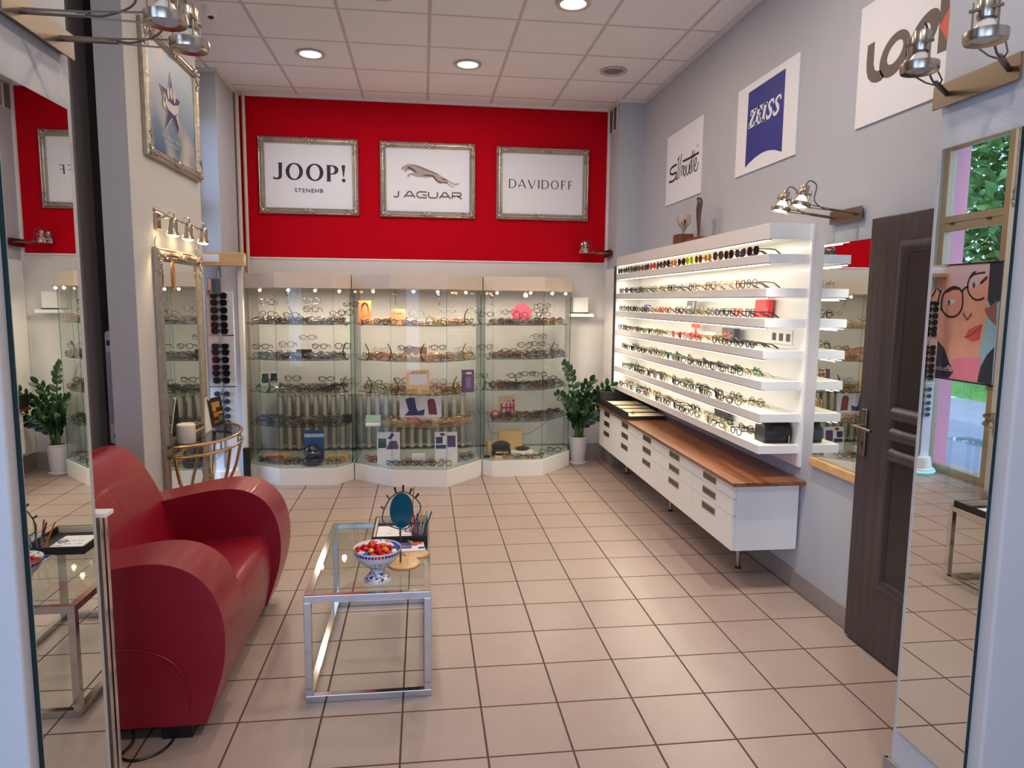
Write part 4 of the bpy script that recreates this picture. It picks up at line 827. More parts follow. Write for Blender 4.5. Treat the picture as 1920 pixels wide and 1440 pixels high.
mb = MB(); P_.ring(mb, ell2(.15, .155, .018, .030, 20), ell2(.15, .155, .010, .018, 20), .003, .0036); P_.rect(mb, .118, .172, .148, .160, .003, .0036); mb.build('violet_emblem', mat('violet ink', (110, 100, 170), .5), t)
mb = MB(); P_.rect(mb, .125, .168, .095, .101, .003, .0036); mb.build('red_line', REDP, t)
cx_, cy_ = -.030, 3.322
t = thing('pen_cup', (cx_, cy_, GZ+.004), 'clear acrylic pen holder standing in the black tray corner', 'pen holder')
mb = MB(); w_ = .032
mb.box(cx_-w_, cx_+w_, cy_-w_, cy_-w_+.002, GZ+.004, GZ+.092); mb.box(cx_-w_, cx_+w_, cy_+w_-.002, cy_+w_, GZ+.004, GZ+.092)
mb.box(cx_-w_, cx_-w_+.002, cy_-w_+.002, cy_+w_-.002, GZ+.004, GZ+.092); mb.box(cx_+w_-.002, cx_+w_, cy_-w_+.002, cy_+w_-.002, GZ+.004, GZ+.092); mb.box(cx_-w_+.002, cx_+w_-.002, cy_-w_+.002, cy_+w_-.002, GZ+.004, GZ+.007)
mb.build('acrylic_box', ACRYL, t)
PC = [('orange', (232, 110, 40)), ('black', (24, 22, 26)), ('red', (196, 36, 30)), ('blue', (30, 70, 150)), ('yellow', (222, 168, 60)), ('silver', (170, 168, 172)), ('dark green', (28, 60, 44))]
for k, (cn, rgb) in enumerate(PC):
    px, py = cx_-.022+.0072*k, cy_+(-.014 if k % 2 else .012); lean = (-.05+.016*k)
    p = thing('pen', (px, py, GZ+.008), cn+' pen standing in the clear pen holder', 'pen')
    m_ = mat(cn+' pen plastic', rgb, .3)
    a = Vector((px, py, GZ+.0105)); b = a+Vector((lean, .01, .125+.006*(k % 3)))
    MB().tube([a, a+(b-a)*.9], .0038, 8).build('barrel', m_, p, smooth=True)
    MB().tube([a+(b-a)*.9, b], [.0042, .003], 8).build('cap', m_, p, smooth=True)

# slim stand behind the left front pillar
t = thing('side_table', (-1.0, 2.10, 0), 'chrome legged white topped side table peeking out behind the left mirror', 'side table')
MB().box(-1.23, -.884, 2.026, 2.076, .988, 1.0).build('top', WHITEM, t, bevel=.001)
for x in (-1.21, -.914): MB().box(x, x+.013, 2.028, 2.044, 0, .988).build('leg', CHROME, t, bevel=.001)
for x in (-1.21, -.914): MB().box(x, x+.013, 2.058, 2.074, 0, .988).build('leg', CHROME, t, bevel=.001)
# ------------------------------------------------------------------ left pillar: ornate mirror, console, candle, leaflet stand
t, _ = framed('ornate_mirror', sub(LP, 4.150, .30), .800, 1.585, 'tall silver framed ornate mirror under the spotlight bar', None, cat='mirror', fw_=.075)
mb = MB(); LP.rect(mb, 4.150+.07, 4.95-.07, .37, 1.885-.07, .003, .012); mb.build('mirror_glass', MIRROR, t)
mb = MB(); q_ = ell2(4.33, 1.735, .022, .075, 20); LP.poly(mb, q_, .040, .050); pend = mb.build('hanging_charm', mat('amber charm', (150, 96, 40), .2, .5), t)
MB().tube([LP.p(a, b, .045) for a, b in ell2(4.33, 1.735, .032, .085, 24)], .003, 6, closed=True).build('charm_ring', GOLD, pend, smooth=True)
for y in (4.17, 4.89):
    MB().tube(smooth_line([(-1.482, y, 1.875), (-1.478, y, 1.93), (-1.472, y+.01, 1.945), (-1.468, y+.015, 1.93)], 4), .003, 6).build('hook', NICKEL, t, smooth=True)
t = thing('console_table', (-1.40, 4.60, 0), 'gold half moon console table with mirror top under the ornate mirror', 'console table')
def halfmoon(rx, ry, n=28): return [(-1.446+rx*math.sin(a), 4.56-ry*math.cos(a)) for a in [PI*i/n for i in range(n+1)]]
for z, nm in ((.752, 'top_ring'), (.690, 'lower_ring')):
    hm = halfmoon(.277, .425); MB().tube([(x, y, z) for x, y in hm]+[(-1.450, 4.57, z)], .009, 10, closed=True).build(nm, GOLD, t, smooth=True)
hm = halfmoon(.270, .415); mb = MB(); mb.prism(hm, lambda a, b: (a, b, .747), lambda a, b: (a, b, .753)); mb.build('glass_top', glass('smoked table glass', (.55, .56, .55), 1.9), t)
hm = halfmoon(.272, .419)
for i in (3, 9, 14, 19, 25):
    x, y = hm[i]; MB().cyl((x, y, .690), (x, y, .752), .005, 8).build('spacer', GOLD, t, smooth=True)
for (x, y, dx, dy) in ((-1.43, 4.17, .02, .16), (-1.43, 4.96, .02, -.15), (-1.19, 4.70, -.10, -.04), (-1.19, 4.44, -.09, .06)):
    MB().tube(smooth_line([(x, y, .69), (x+dx*.35, y+dy*.35, .52), (x+dx, y+dy, .34), (x+dx*.5, y+dy*.5, .16), (x, y, .010)], 5), .010, 10).build('leg', GOLD, t, smooth=True)
tag(MB().lathe([(0, 0), (.050, 0), (.052, .004), (.052, .106), (.047, .112), (.012, .108), (0, .106)], (-1.395, 4.28, .7535), 36).build('pillar_candle', mat('ivory wax', (232, 220, 200), .5), smooth=True, origin=(-1.395, 4.28, .7535)), 'thick ivory pillar candle on the gold console table', 'candle')
t = thing('leaflet_stand', (-1.38, 4.74, .7535), 'white easel card with black and orange leaflet on the console', 'leaflet holder')
mb = MB(); mb.prism([(4.58, 0), (4.74, 0), (4.70, .10), (4.665, .205), (4.645, .215), (4.61, .12)], lambda a, b: (-1.372-.06*b, a, .7535+b), lambda a, b: (-1.378-.06*b, a, .7535+b)); mb.build('card_back', WHITEM, t)
LF = Plane((-1.368, 4.715, .7545), Vector((.30, .95, 0)).normalized(), Vector((-.05, -.26, .96)).normalized(), Vector((.93, -.30, -.03)).normalized())
mb = MB(); LF.rect(mb, -.005, .135, .01, .215, 0, .006); lf = mb.build('leaflet', BLACKM, t)
mb = MB(); LF.rect(mb, .02, .105, .145, .185, .006, .007); LF.rect(mb, .02, .06, .120, .145, .006, .007); LF.rect(mb, .07, .125, .095, .112, .006, .007); mb.build('yellow_print', SW['yellow'], lf)
mb = MB(); LF.rect(mb, .025, .07, .080, .112, .006, .007); LF.rect(mb, .02, .06, .04, .052, .006, .007); mb.build('orange_print', SW['orange'], lf)
mb = MB(); LF.rect(mb, .07, .115, .045, .085, .006, .007); mb.build('olive_print', mat('olive print', (90, 92, 60), .5), lf)
MB().cyl(LF.p(0, .215, -.006), LF.p(0, .215, .010), .011, 14).build('fastener', mat('pale wood button', (214, 180, 130), .5), t, smooth=True)
# white panel heater in the dark recess
t = thing('portable_heater', (-1.672, 4.24, 0), 'white oil filled panel heater in the dark recess behind the sofa', 'heater')
MB().box(-1.706, -1.640, 4.00, 4.48, .80, 1.425).build('casing', mat('heater enamel', (206, 204, 208), .4), t, bevel=.022, segs=5)
MB().box(-1.694, -1.652, 3.994, 4.001, .92, 1.31).build('inset_panel', mat('heater shade', (158, 158, 168), .45), t, bevel=.003)
MB().box(-1.690, -1.664, 3.993, 4.001, 1.345, 1.375).build('grip', DGREY, t, bevel=.004)
MB().box(-1.676, -1.656, 3.994, 4.001, .835, .86).build('switch', BLACK, t, bevel=.002)
for y in (4.05, 4.40): MB().box(-1.700, -1.646, y, y+.03, 0, .80).build('leg', DGREY, t, bevel=.004)

# ------------------------------------------------------------------ sunglasses tower with oak header
t = thing('sunglasses_tower', (-1.65, 6.08, 0), 'tall white sunglasses display tower in the window recess', 'display stand')
PANW = mat('tower panel', (222, 226, 234), .5)
MB().box(-1.775, -1.565, 6.075, 6.095, .16, 1.66).build('back_board', PANW, t, bevel=.002)
MB().cyl((-1.672, 6.068, .12), (-1.672, 6.068, 1.83), .007, 10).build('pole', CHROME, t, smooth=True)
for z in (1.30, .87): MB().box(-1.775, -1.565, 6.072, 6.075, z-.004, z+.004).build('divider', CHROME, t)
MB().box(-1.758, -1.645, 6.048, 6.058, 1.64, 1.772).build('try_on_mirror', mat('tower mirror frame', (170, 172, 180), .3, .6), t, bevel=.003)
MB().box(-1.75, -1.653, 6.0465, 6.0480, 1.648, 1.764).build('mirror_glass', MIRROR, t)
MB().lathe([(0, 0), (.15, 0), (.155, .02), (.15, .05), (.13, .06), (.11, .16), (0, .16)], (-1.67, 6.09, 0), 40).build('base', WHITE, t, smooth=True)
MB().tube([(-1.67+.152*math.cos(a), 6.09+.152*math.sin(a), .030) for a in [2*PI*i/40 for i in range(40)]], .008, 8, closed=True).build('light_ring', emis('cyan light ring', (90, 220, 235), 1.6), t, smooth=True)
t = thing('recess_panel', (-1.53, 6.18, 0), 'white side panel and post standing right of the sunglasses tower', 'panel')
MB().box(-1.70, -1.545, 6.262, 6.290, .0, 1.93).build('board', PANW, t)
MB().box(-1.56, -1.52, 6.215, 6.255, 0, 1.905).build('post', WHITE, t, bevel=.004)
t = thing('oak_box', (-1.68, 6.14, 1.875), 'light oak header box with white label over the sunglasses tower', 'box')
MB().box(-1.88, -1.478, 6.10, 6.21, 1.875, 1.985).build('box_body', OAK, t, bevel=.003)
MB().box(-1.86, -1.667, 6.098, 6.100, 1.905, 1.965).build('label_front', PAPER, t)
MB().box(-1.478, -1.4765, 6.12, 6.19, 1.905, 1.965).build('label_side', PAPER, t)
tag(MB().box(-1.55, -1.50, 6.16, 6.212, 0, .32).build('black_bin', BLACKM, bevel=.004, origin=(-1.52, 6.18, 0)), 'narrow black box on the floor beside the sunglasses tower', 'box')
# clear acrylic stand in front of the window
t = thing('acrylic_stand', (-1.60, 5.34, 0), 'clear acrylic table standing in the window recess', 'display stand')
MB().box(-1.72, -1.49, 5.17, 5.52, .44, .455).build('top', ACRYL, t)
for x in (-1.71, -1.52):
    for y in (5.18, 5.48): MB().box(x, x+.025, y, y+.025, 0, .44).build('leg', ACRYL, t)

# ------------------------------------------------------------------ window poster (its printed face looks into the shop)
PO = Plane((-1.848, 0, 0), (0, 1, 0), (0, 0, 1), (1, 0, 0))
t = thing('window_poster', (-1.848, 5.87, .92), 'large hanging poster of a face with round glasses in the window', 'poster')
mb = MB(); PO.rect(mb, 5.47, 6.235, .92, 1.982, -.004, 0); mb.build('panel', mat('poster skin print', (226, 164, 150), .5, var=.28, scale=3.5), t)
def pp(key): return T[key]
def layer(nm, polys, m_, w):
    mb = MB()
    for p_ in polys: PO.poly(mb, p_, w, w+.0008)
    mb.build(nm, m_, t)
layer('forehead', [[(5.63, 1.98), (6.10, 1.98), (6.05, 1.80), (5.90, 1.74), (5.72, 1.80), (5.60, 1.90)]], mat('poster pale lilac', (214, 186, 204), .5), .0006)
layer('backdrop', [[(5.47, 1.98), (5.615, 1.98), (5.60, 1.5), (5.65, 1.2), (5.62, .92), (5.47, .92)]], mat('poster sky', (150, 190, 222), .5), .0008)
layer('second_figure_hair', [[(5.47, 1.98), (5.612, 1.98), (5.607, 1.66), (5.55, 1.58), (5.47, 1.66)]], mat('poster slate', (44, 54, 76), .5), .0016)
layer('second_figure_face', [pp('head2')], mat('poster tan', (150, 104, 92), .5), .0024)
layer('second_figure_body', [pp('body2')], mat('poster slate', (44, 54, 76), .5), .0024)
layer('sleeve', [pp('sleeve')], mat('poster white', (222, 226, 240), .5), .0016)
layer('neck', [pp('neckpink')], mat('poster pink', (226, 134, 170), .5), .0012)
layer('dark_corner', [pp('dark')], mat('poster night', (52, 52, 70), .5), .0018)
layer('brow', [pp('brow1'), pp('brow2')], mat('poster brow', (74, 44, 44), .5), .0018)
layer('eye', [pp('eye1'), pp('eye2')], mat('poster eye white', (206, 206, 220), .5), .0018)
layer('iris', [ell2(*pp('iris1')[0], .016, .024, 16), ell2(*pp('iris2')[0], .016, .024, 16)], mat('poster iris', (60, 76, 104), .5), .0028)
layer('nose', [pp('nose')], mat('poster nose', (150, 84, 84), .5), .0018)
layer('lips', [pp('lips')], mat('poster lips', (202, 84, 92), .5), .0018)
mb = MB(); PO.ribbon(mb, pp('lipl'), .006, .0028, .0034); mb.build('lip_line', mat('poster brow', 0), t)
mb = MB(); PO.ribbon(mb, smooth_line(pp('rim1'), 3, closed=True)+[tuple(pp('rim1')[0])], .016, .0028, .0036); PO.ribbon(mb, smooth_line(pp('rim2'), 3), .016, .0028, .0036)
PO.ribbon(mb, pp('bridge'), .018, .0028, .0036); PO.ribbon(mb, pp('temp'), .024, .0028, .0036); PO.ribbon(mb, pp('temp1'), .024, .0028, .0036); mb.build('printed_glasses', INKB, t)
mb = MB(); lo = pp('logo'); a_, b_ = lo[0]; PO.ring(mb, ell2(a_-.01, b_-.01, .02, .016, 14), ell2(a_-.01, b_-.01, .011, .008, 14), .0034, .0042); PO.ring(mb, ell2(a_-.045, b_-.025, .02, .016, 14), ell2(a_-.045, b_-.025, .011, .008, 14), .0034, .0042)
PO.rect(mb, 5.86, 6.19, .995, .999, .0034, .0042); mb.build('pink_emblem', mat('poster emblem', (244, 196, 230), .5), t)
mb = scribble(MB(), PO, 6.02, 6.18, 1.004, .018, 2, w0=.0034); mb.build('small_print', PAPER, t)
MB().box(-1.862, -1.840, 5.46, 6.237, 1.980, 1.992).build('top_rail', BLACK, t)
MB().box(-1.862, -1.840, 5.46, 6.237, .910, .922).build('bottom_rail', BLACK, t)

# ------------------------------------------------------------------ outdoors, seen through the window
struct(MB().box(-7.0, -2.05, -3, 12, -.30, -.12).build('ground', mat('paving', (132, 134, 142), .7, var=.15, scale=3, bump=.4, bscale=14)))
struct(MB().box(-2.15, -1.925, 6.302, 9.0, -.12, 4.5).build('wall_outside', mat('pink render', (222, 150, 162), .8)))
mb = MB(); n = 26
vs = [(-7-13*i/n, -3+18*j/n, -.12+.10*i/n*9*(.5+.1*math.sin(j*1.3+i))) for i in range(n+1) for j in range(n+1)]
mb.add(vs, [(i*(n+1)+j, (i+1)*(n+1)+j, (i+1)*(n+1)+j+1, i*(n+1)+j+1) for i in range(n) for j in range(n)])
struct(mb.build('ground_lawn', mat('lawn', (84, 140, 56), .9, var=.4, scale=14, bump=1, bscale=60), smooth=True))
R = random.Random(8)
GR = mat('grass blades', (96, 158, 62), .7, var=.4, scale=3)
mb = MB()
for k in range(2600):
    x, y = -7.1-R.random()*6, 2+R.random()*11; i = (-7-x)/13*26; z = -.12+.10*i/26*9*(.5+.1*math.sin((y+3)/18*26*1.3+i)); a = R.random()*6.3; h = .05+R.random()*.10
    mb.add([(x, y, z-.01), (x+.02*math.cos(a), y+.02*math.sin(a), z-.01), (x+R.uniform(-.04, .04), y+R.uniform(-.04, .04), z+h)], [(0, 1, 2)])
tag(mb.build('grass', GR), 'short green grass outside beyond the paving', 'grass')['kind'] = 'stuff'
def tree(x, y, h, r, label, seed):
    R = random.Random(seed); t = thing('tree', (x, y, 0), label, 'tree', 'trees outside the window')
    MB().tube([(x, y, -.2), (x+.1, y, h*.3), (x, y+.15, h*.65), (x, y, h*.9)], [.22, .17, .12, .05], 10).build('trunk', mat('bark', (78, 66, 56), .9, bump=.6), t, smooth=True)
    mb = MB()
    for k in range(3800):
        v = Vector((R.gauss(0, 1), R.gauss(0, 1), R.gauss(0, 1))).normalized()*(R.random()**.4)
        p = Vector((x+v.x*r, y+v.y*r, h*.62+v.z*h*.45)); a = Vector((R.uniform(-1, 1), R.uniform(-1, 1), R.uniform(-.6, .6))).normalized(); b = a.cross(Vector((R.uniform(-1, 1), R.uniform(-1, 1), 1))).normalized(); s = .09+R.random()*.10
        mb.add([p-a*s, p+b*s*.5, p+a*s, p-b*s*.5], [(0, 1, 2, 3)])
    mb.build('crown', mat('tree leaves', (72, 118, 48), .55, var=.55, scale=2), t)
for k, (x, y, h, r) in enumerate(((-8.4, 12.6, 6.4, 1.9), (-8.6, 8.3, 6.8, 1.9), (-9.0, 17.0, 6.8, 2.0), (-14.5, 15, 8.5, 2.8), (-14, 21.5, 8.5, 2.8))):
    tree(x, y, h, r, 'leafy green tree outside the window, reflected in the right mirror', k)
t = thing('parked_car', (-11.6, 12.2, .5), 'dark parked car beyond the grass outside', 'car')
CP = [(10.2, .75), (10.3, 1.12), (10.9, 1.22), (11.5, 1.62), (13.0, 1.64), (13.7, 1.25), (14.2, 1.15), (14.25, .75)]
MB().prism(CP, lambda a, b: (-12.3, a, b), lambda a, b: (-10.9, a, b)).build('body', mat('car paint', (60, 74, 84), .2, .5, coat=1), t, bevel=.06, segs=3)
MB().prism([(11.1, 1.24), (11.6, 1.56), (12.9, 1.58), (13.4, 1.27)], lambda a, b: (-10.9, a, b), lambda a, b: (-10.88, a, b)).build('window_glass', BLACK, t)
for y in (11.0, 13.4): MB().cyl((-10.95, y, .75), (-10.80, y, .75), .32, 20).build('wheel', BLACK, t, smooth=True)

# ------------------------------------------------------------------ cast iron radiator behind the showcases
t = thing('radiator', (-.45, 6.87, .13), 'old ribbed cast iron radiator behind the glass showcases', 'radiator')
RADM = mat('radiator enamel', (186, 178, 164), .4); sec = None
for k in range(22):
    x = -1.36+k*.083
    if sec is None:
        mb = MB()
        for y in (6.815, 6.90): mb.tube([(x, y, .19), (x, y, .23), (x, y, .66), (x, y, .70)], [.014, .021, .021, .014], 10)
        for z in (.19, .70): mb.ell((x, 6.857, z), (.034, .068, .030), 10, 6)
        sec = mb.build('section', RADM, t, smooth=True); x00 = x
    else:
        s_ = sec.copy(); C.objects.link(s_); s_.parent = t; s_.location = (x-x00, 0, 0)
MB().cyl((-1.42, 6.86, .19), (.47, 6.86, .19), .016, 10).build('pipe', RADM, t, smooth=True)
for x in (-1.1, .2): MB().box(x, x+.03, 6.83, 6.89, 0, .18).build('foot', RADM, t)

# ------------------------------------------------------------------ back wall shelf
t = thing('wall_shelf', (1.55, YB, 1.46), 'small floating white shelf right of the showcases', 'shelf')
MB().box(1.430, 1.675, 6.78, YB, 1.460, 1.492).build('board', WHITE, t, bevel=.002)
t = thing('router_box', (1.54, 6.87, 1.493), 'white box on a dark base on the floating shelf', 'box')
MB().box(1.468, 1.622, 6.80, 6.93, 1.503, 1.652).build('casing', WHITEM, t, bevel=.004)
MB().box(1.462, 1.628, 6.795, 6.935, 1.4925, 1.503).build('base', BLACKM, t)

# ------------------------------------------------------------------ potted plant
px, py = 1.535, 6.74
t = thing('potted_plant', (px, py, 0), 'tall glossy green plant in a white pot between showcase and drawers', 'potted plant')
MB().lathe([(0, 0), (.085, 0), (.09, .012), (.075, .018), (0, .018)], (px, py, 0), 32).lathe([(0, .018), (.068, .018), (.074, .03), (.092, .255), (.098, .262), (.098, .275), (.09, .275), (.086, .255), (0, .25)], (px, py, 0), 36).build('pot', mat('pot white', (226, 220, 220), .4), t, smooth=True)
MB().lathe([(0, .258), (.086, .256)], (px, py, 0), 24).build('soil', SOIL, t)
R = random.Random(14)
ST = [(-.29, -.36, .74, 1), (-.23, -.36, 1.02, 1), (.08, -.10, .84, 1), (.26, -.26, .82, 1), (.20, -.26, .60, 1), (-.14, -.30, .62, 1), (.02, -.24, .58, .9), (.10, -.10, .70, 1), (-.06, -.05, .66, 1), (.20, -.10, .50, .9), (-.10, -.10, .50, .9), (.0, -.12, .48, .8)]
for dx, dy, h, sc in ST:
    mb = MB(); P0 = Vector((px+dx*.12, py+dy*.12, .25)); P3 = Vector((px+dx, py+dy, h))
    P1 = P0+Vector((dx*.05, dy*.05, (h-.25)*.5)); P2 = P3-Vector((dx*.55, dy*.55, (h-.25)*.10))
    pts = [P0*(1-s)**3+P1*3*s*(1-s)**2+P2*3*s*s*(1-s)+P3*s**3 for s in [i/16 for i in range(17)]]
    mb.tube(pts, [.010*(1-.65*i/16) for i in range(17)], 7, mi=0)
    nl = 17
    for k in range(nl):
        s = .30+.70*k/(nl-1); f = s*16; i = min(15, int(f)); p = pts[i].lerp(pts[i+1], f-i); tg = (pts[i+1]-pts[i]).normalized()
        sd = tg.cross(Vector((.3, -1, .25))).normalized()*(1 if k % 2 else -1)
        if k == nl-1: sd = tg
        d = (sd*.9+tg*.62+Vector((R.uniform(-.2, .2), R.uniform(-.25, .1), R.uniform(-.05, .2)))).normalized(); L = (.088-.024*abs(s-.62))*sc*R.uniform(.85, 1.15); W_ = L*.28
        wv = d.cross(Vector((.1, -1, .4))).normalized()
        nrm = d.cross(wv).normalized()
        vs = [p]
        for a, b in ((.25, .8), (.55, 1.0), (.82, .65)):
            vs += [p+d*L*a+wv*W_*b+nrm*.004, p+d*L*a-nrm*.002, p+d*L*a-wv*W_*b+nrm*.004]
        vs.append(p+d*L)
        mb.add(vs, [(0, 1, 2), (0, 2, 3), (1, 4, 5, 2), (2, 5, 6, 3), (4, 7, 8, 5), (5, 8, 9, 6), (7, 10, 8), (8, 10, 9)], 1)
    mb.build('leaf_stem', [STEM, LEAF], t, smooth=True)

# ------------------------------------------------------------------ trophies on the shelving
TZ0 = 2.034
t = thing('trophy', (1.96, 5.17, TZ0), 'trophy with a clear leafy sculpture on a square brown wooden block', 'trophy')
MB().box(1.90, 2.01, 5.10, 5.24, TZ0, TZ0+.085).build('wooden_block', BROWNW, t, bevel=.003)
R = random.Random(3)
for k in range(9):
    a = 2*PI*k/9; mb = MB(); mb.tube(smooth_line([(1.955, 5.17, TZ0+.086), (1.955+.02*math.cos(a), 5.17+.02*math.sin(a), TZ0+.13), (1.955+.048*math.cos(a), 5.17+.048*math.sin(a), TZ0+.18), (1.955+.042*math.cos(a), 5.17+.042*math.sin(a), TZ0+.235)], 4), [.003]*4+[.008]*5+[.010]*3+[.002], 8, flat=.3)
    mb.build('petal', mat('pale resin', (176, 160, 140), .3), t, smooth=True)
MB().ell((1.955, 5.17, TZ0+.17), (.022, .022, .03), 10, 6).build('core', BROWNW, t, smooth=True)
t = thing('trophy', (1.96, 4.83, TZ0), 'tall twisted brown figurine trophy on a low wooden base', 'trophy')
MB().box(1.90, 2.01, 4.76, 4.98, TZ0, TZ0+.034).build('wooden_base', BROWNW, t, bevel=.003)
mb = MB(); pts = [(1.955, 4.87, .034), (1.955, 4.872, .08), (1.955, 4.878, .14), (1.955, 4.885, .20), (1.955, 4.88, .25), (1.955, 4.865, .285), (1.955, 4.89, .30), (1.955, 4.92, .315)]
mb.tube([(a, b, TZ0+c) for a, b, c in smooth_line(pts, 3)], [.010, .012, .013, .015, .018, .020, .021, .022, .026, .028, .030, .032, .033, .032, .030, .028, .026, .022, .020, .017, .014, .010][:22], 12, flat=.55)
mb.build('figure', mat('bronze brown', (92, 66, 54), .35, .4), t, smooth=True)

# ------------------------------------------------------------------ glass showcases
UNITS = [
 [(-1.56, 6.90), (-1.56, 6.32), (-1.237, 6.105), (-.752, 6.085), (-.622, 6.270), (-.622, 6.90)],
 [(-.614, 6.90), (-.614, 6.262), (-.276, 5.985), (.198, 5.915), (.531, 6.309), (.531, 6.90)],
 [(.539, 6.90), (.539, 6.318), (.620, 6.245), (1.089, 6.258), (1.424, 6.640), (1.424, 6.90)]]
SZ = [1.394, 1.086, .800, .506]
UN = ['left', 'middle', 'right']
def inset(poly, d):
    n = len(poly); out = []
    for i in range(n):
        a, b, c = Vector(poly[i-1]), Vector(poly[i]), Vector(poly[(i+1) % n])
        e1 = (b-a).normalized(); e2 = (c-b).normalized(); n1 = Vector((-e1.y, e1.x)); n2 = Vector((-e2.y, e2.x))
        bis = (n1+n2); bis = bis/max(bis.dot(n1), .2) if bis.length > 1e-6 else n1
        out.append(b+bis*d)
    return [tuple(p) for p in out]
FASC = mat('showcase fascia', (226, 208, 190), .5)
for ui, poly in enumerate(UNITS):
    t = thing('glass_showcase', ((poly[0][0]+poly[-1][0])/2, 6.5, 0), 'bow fronted glass eyewear showcase on a white plinth, %s one of three' % UN[ui], 'showcase')
    MB().prism(poly, lambda a, b: (a, b, .0), lambda a, b: (a, b, .148)).build('plinth', WHITE, t, bevel=.002)
    h = MB().prism(poly, lambda a, b: (a, b, 1.700), lambda a, b: (a, b, 1.824)).build('header', FASC, t, bevel=.002)
    ins = inset(poly, .012)
    if (Vector(ins[2])-Vector(((poly[0][0]+poly[-1][0])/2, 6.5))).length > (Vector(poly[2])-Vector(((poly[0][0]+poly[-1][0])/2, 6.5))).length: ins = inset(poly, -.012)
    MB().prism(ins, lambda a, b: (a, b, .148), lambda a, b: (a, b, .152)).build('base_board', mat('pale glass board', (196, 206, 198), .15), t)
    for i in range(5):
        a, b = Vector(ins[i]+(0,)), Vector(ins[i+1]+(0,)); dr = (b-a).normalized(); nn = Vector((-dr.y, dr.x, 0))*.003
        a = a+dr*.004; b = b-dr*.004
        vs = [a-nn, b-nn, b+nn, a+nn]; z0, z1 = .153, 1.699
        mb = MB(); P_ = [(v.x, v.y, z0) for v in vs]+[(v.x, v.y, z1) for v in vs]
        mb.add(P_, [(0, 1, 5, 4), (2, 3, 7, 6)], 0); mb.add(P_, [(1, 2, 6, 5), (3, 0, 4, 7), (0, 3, 2, 1), (4, 5, 6, 7)], 1)
        mb.build('glass_pane', [GLASSP, GLASSE], t)
    ins2 = [(a*.965+.035*(poly[0][0]+poly[-1][0])/2, (b-6.9)*.93+6.9) for a, b in ins]
    sm = smooth_line(ins2[1:5], 3); shp = [ins2[0]]+sm+[ins2[5]]
    for z in SZ:
        sh = MB().prism(shp, lambda a, b: (a, b, z-.006), lambda a, b: (a, b, z), 0, 1).build('glass_shelf', [GLASSP, glass('dark shelf edge', (.30, .42, .38))], t)
        for k in (1, 4):
            x_, y_ = ins2[k]; x_ = x_*.93+.07*(poly[0][0]+poly[-1][0])/2
            MB().ell((x_, y_+.05, z-.014), (.014, .014, .008), 10, 6).build('shelf_clip', NICKEL, sh, smooth=True)
    cx0 = (poly[1][0]+poly[4][0])/2
    for k, (x_, y_) in enumerate(((poly[1][0]*.7+cx0*.3, 6.40), (cx0-.04, 6.14), (cx0+.17, 6.22), (poly[4][0]*.75+cx0*.25, 6.42))):
        sp = MB().lathe([(.026, 0), (.026, -.010), (.020, -.012), (.018, 0)], (x_, y_, 1.70), 18).build('spot_ring', CHROME, h, smooth=True)
        MB().ell((x_, y_, 1.682), (.013, .013, .014), 10, 8).build('spot_bulb', BULB, sp, smooth=True)
        light('showcase_spot', 'SPOT', (x_, y_, 1.662), CASE_E, (1, .84, .66), (0, .15, -1), size=.02, spot=3.05, parent=t, blend=.5)
    if ui == 0: dz = ((-1.17, 6.33),)
    elif ui == 1: dz = ((-.24, 6.2), (.14, 6.3))
    else: dz = ((.63, 6.5),)
    for (x_, y_) in dz:
        o_ = MB().tube([(x_, y_, 1.699), (x_+.004, y_, 1.63), (x_, y_, 1.58)], .003, 6).ell((x_, y_, 1.655), (.016, .012, .026), 10, 6).ell((x_, y_, 1.575), (.006, .006, .012), 8, 5).build('hanging_lock', CHROME, t, smooth=True)
RG = [(-0.976, 6.35, 1.589), (-0.978, 6.35, 1.515), (-1.352, 6.35, 1.572), (-1.355, 6.35, 1.47), (-1.152, 6.35, 1.467), (-0.68, 6.35, 1.489), (-0.754, 6.35, 1.484), (-0.642, 6.4, 1.564), (-1.024, 6.4, 1.268), (-1.195, 6.35, 1.204), (-0.912, 6.35, 1.191), (-1.402, 6.3, 1.193), (-0.703, 6.3, 1.194), (-1.35, 6.35, 0.888), (-1.18, 6.5, 0.885), (-0.878, 6.5, 0.884), (-0.677, 6.4, 0.88), (-1.358, 6.3, 0.572), (-0.062, 6.3, 1.481), (0.089, 6.3, 1.444), (0.222, 6.3, 1.521), (0.455, 6.35, 1.513), (-0.374, 6.3, 1.167), (-0.158, 6.3, 1.181), (0.136, 6.3, 1.187), (0.265, 6.2, 1.132), (0.37, 6.3, 1.172), (-0.367, 6.2, 0.854), (-0.195, 6.2, 0.896), (0.138, 6.2, 0.885), (-0.427, 6.2, 0.882), (0.571, 6.4, 1.484), (0.704, 6.5, 1.522), (0.799, 6.5, 1.503), (0.905, 6.5, 1.484), (1.006, 6.5, 1.455), (1.126, 6.5, 1.566), (1.097, 6.5, 1.521), (1.122, 6.5, 1.486), (0.572, 6.4, 1.181), (0.796, 6.45, 1.148), (0.954, 6.5, 1.195), (1.09, 6.5, 1.276), (1.076, 6.5, 1.21), (1.036, 6.5, 1.15), (1.195, 6.45, 1.184), (0.847, 6.4, 0.918), (0.988, 6.5, 0.927), (1.095, 6.5, 0.922), (1.188, 6.5, 0.886), (0.52, 6.4, 0.919), (0.95, 6.45, 0.543), (1.006, 6.45, 0.511)]
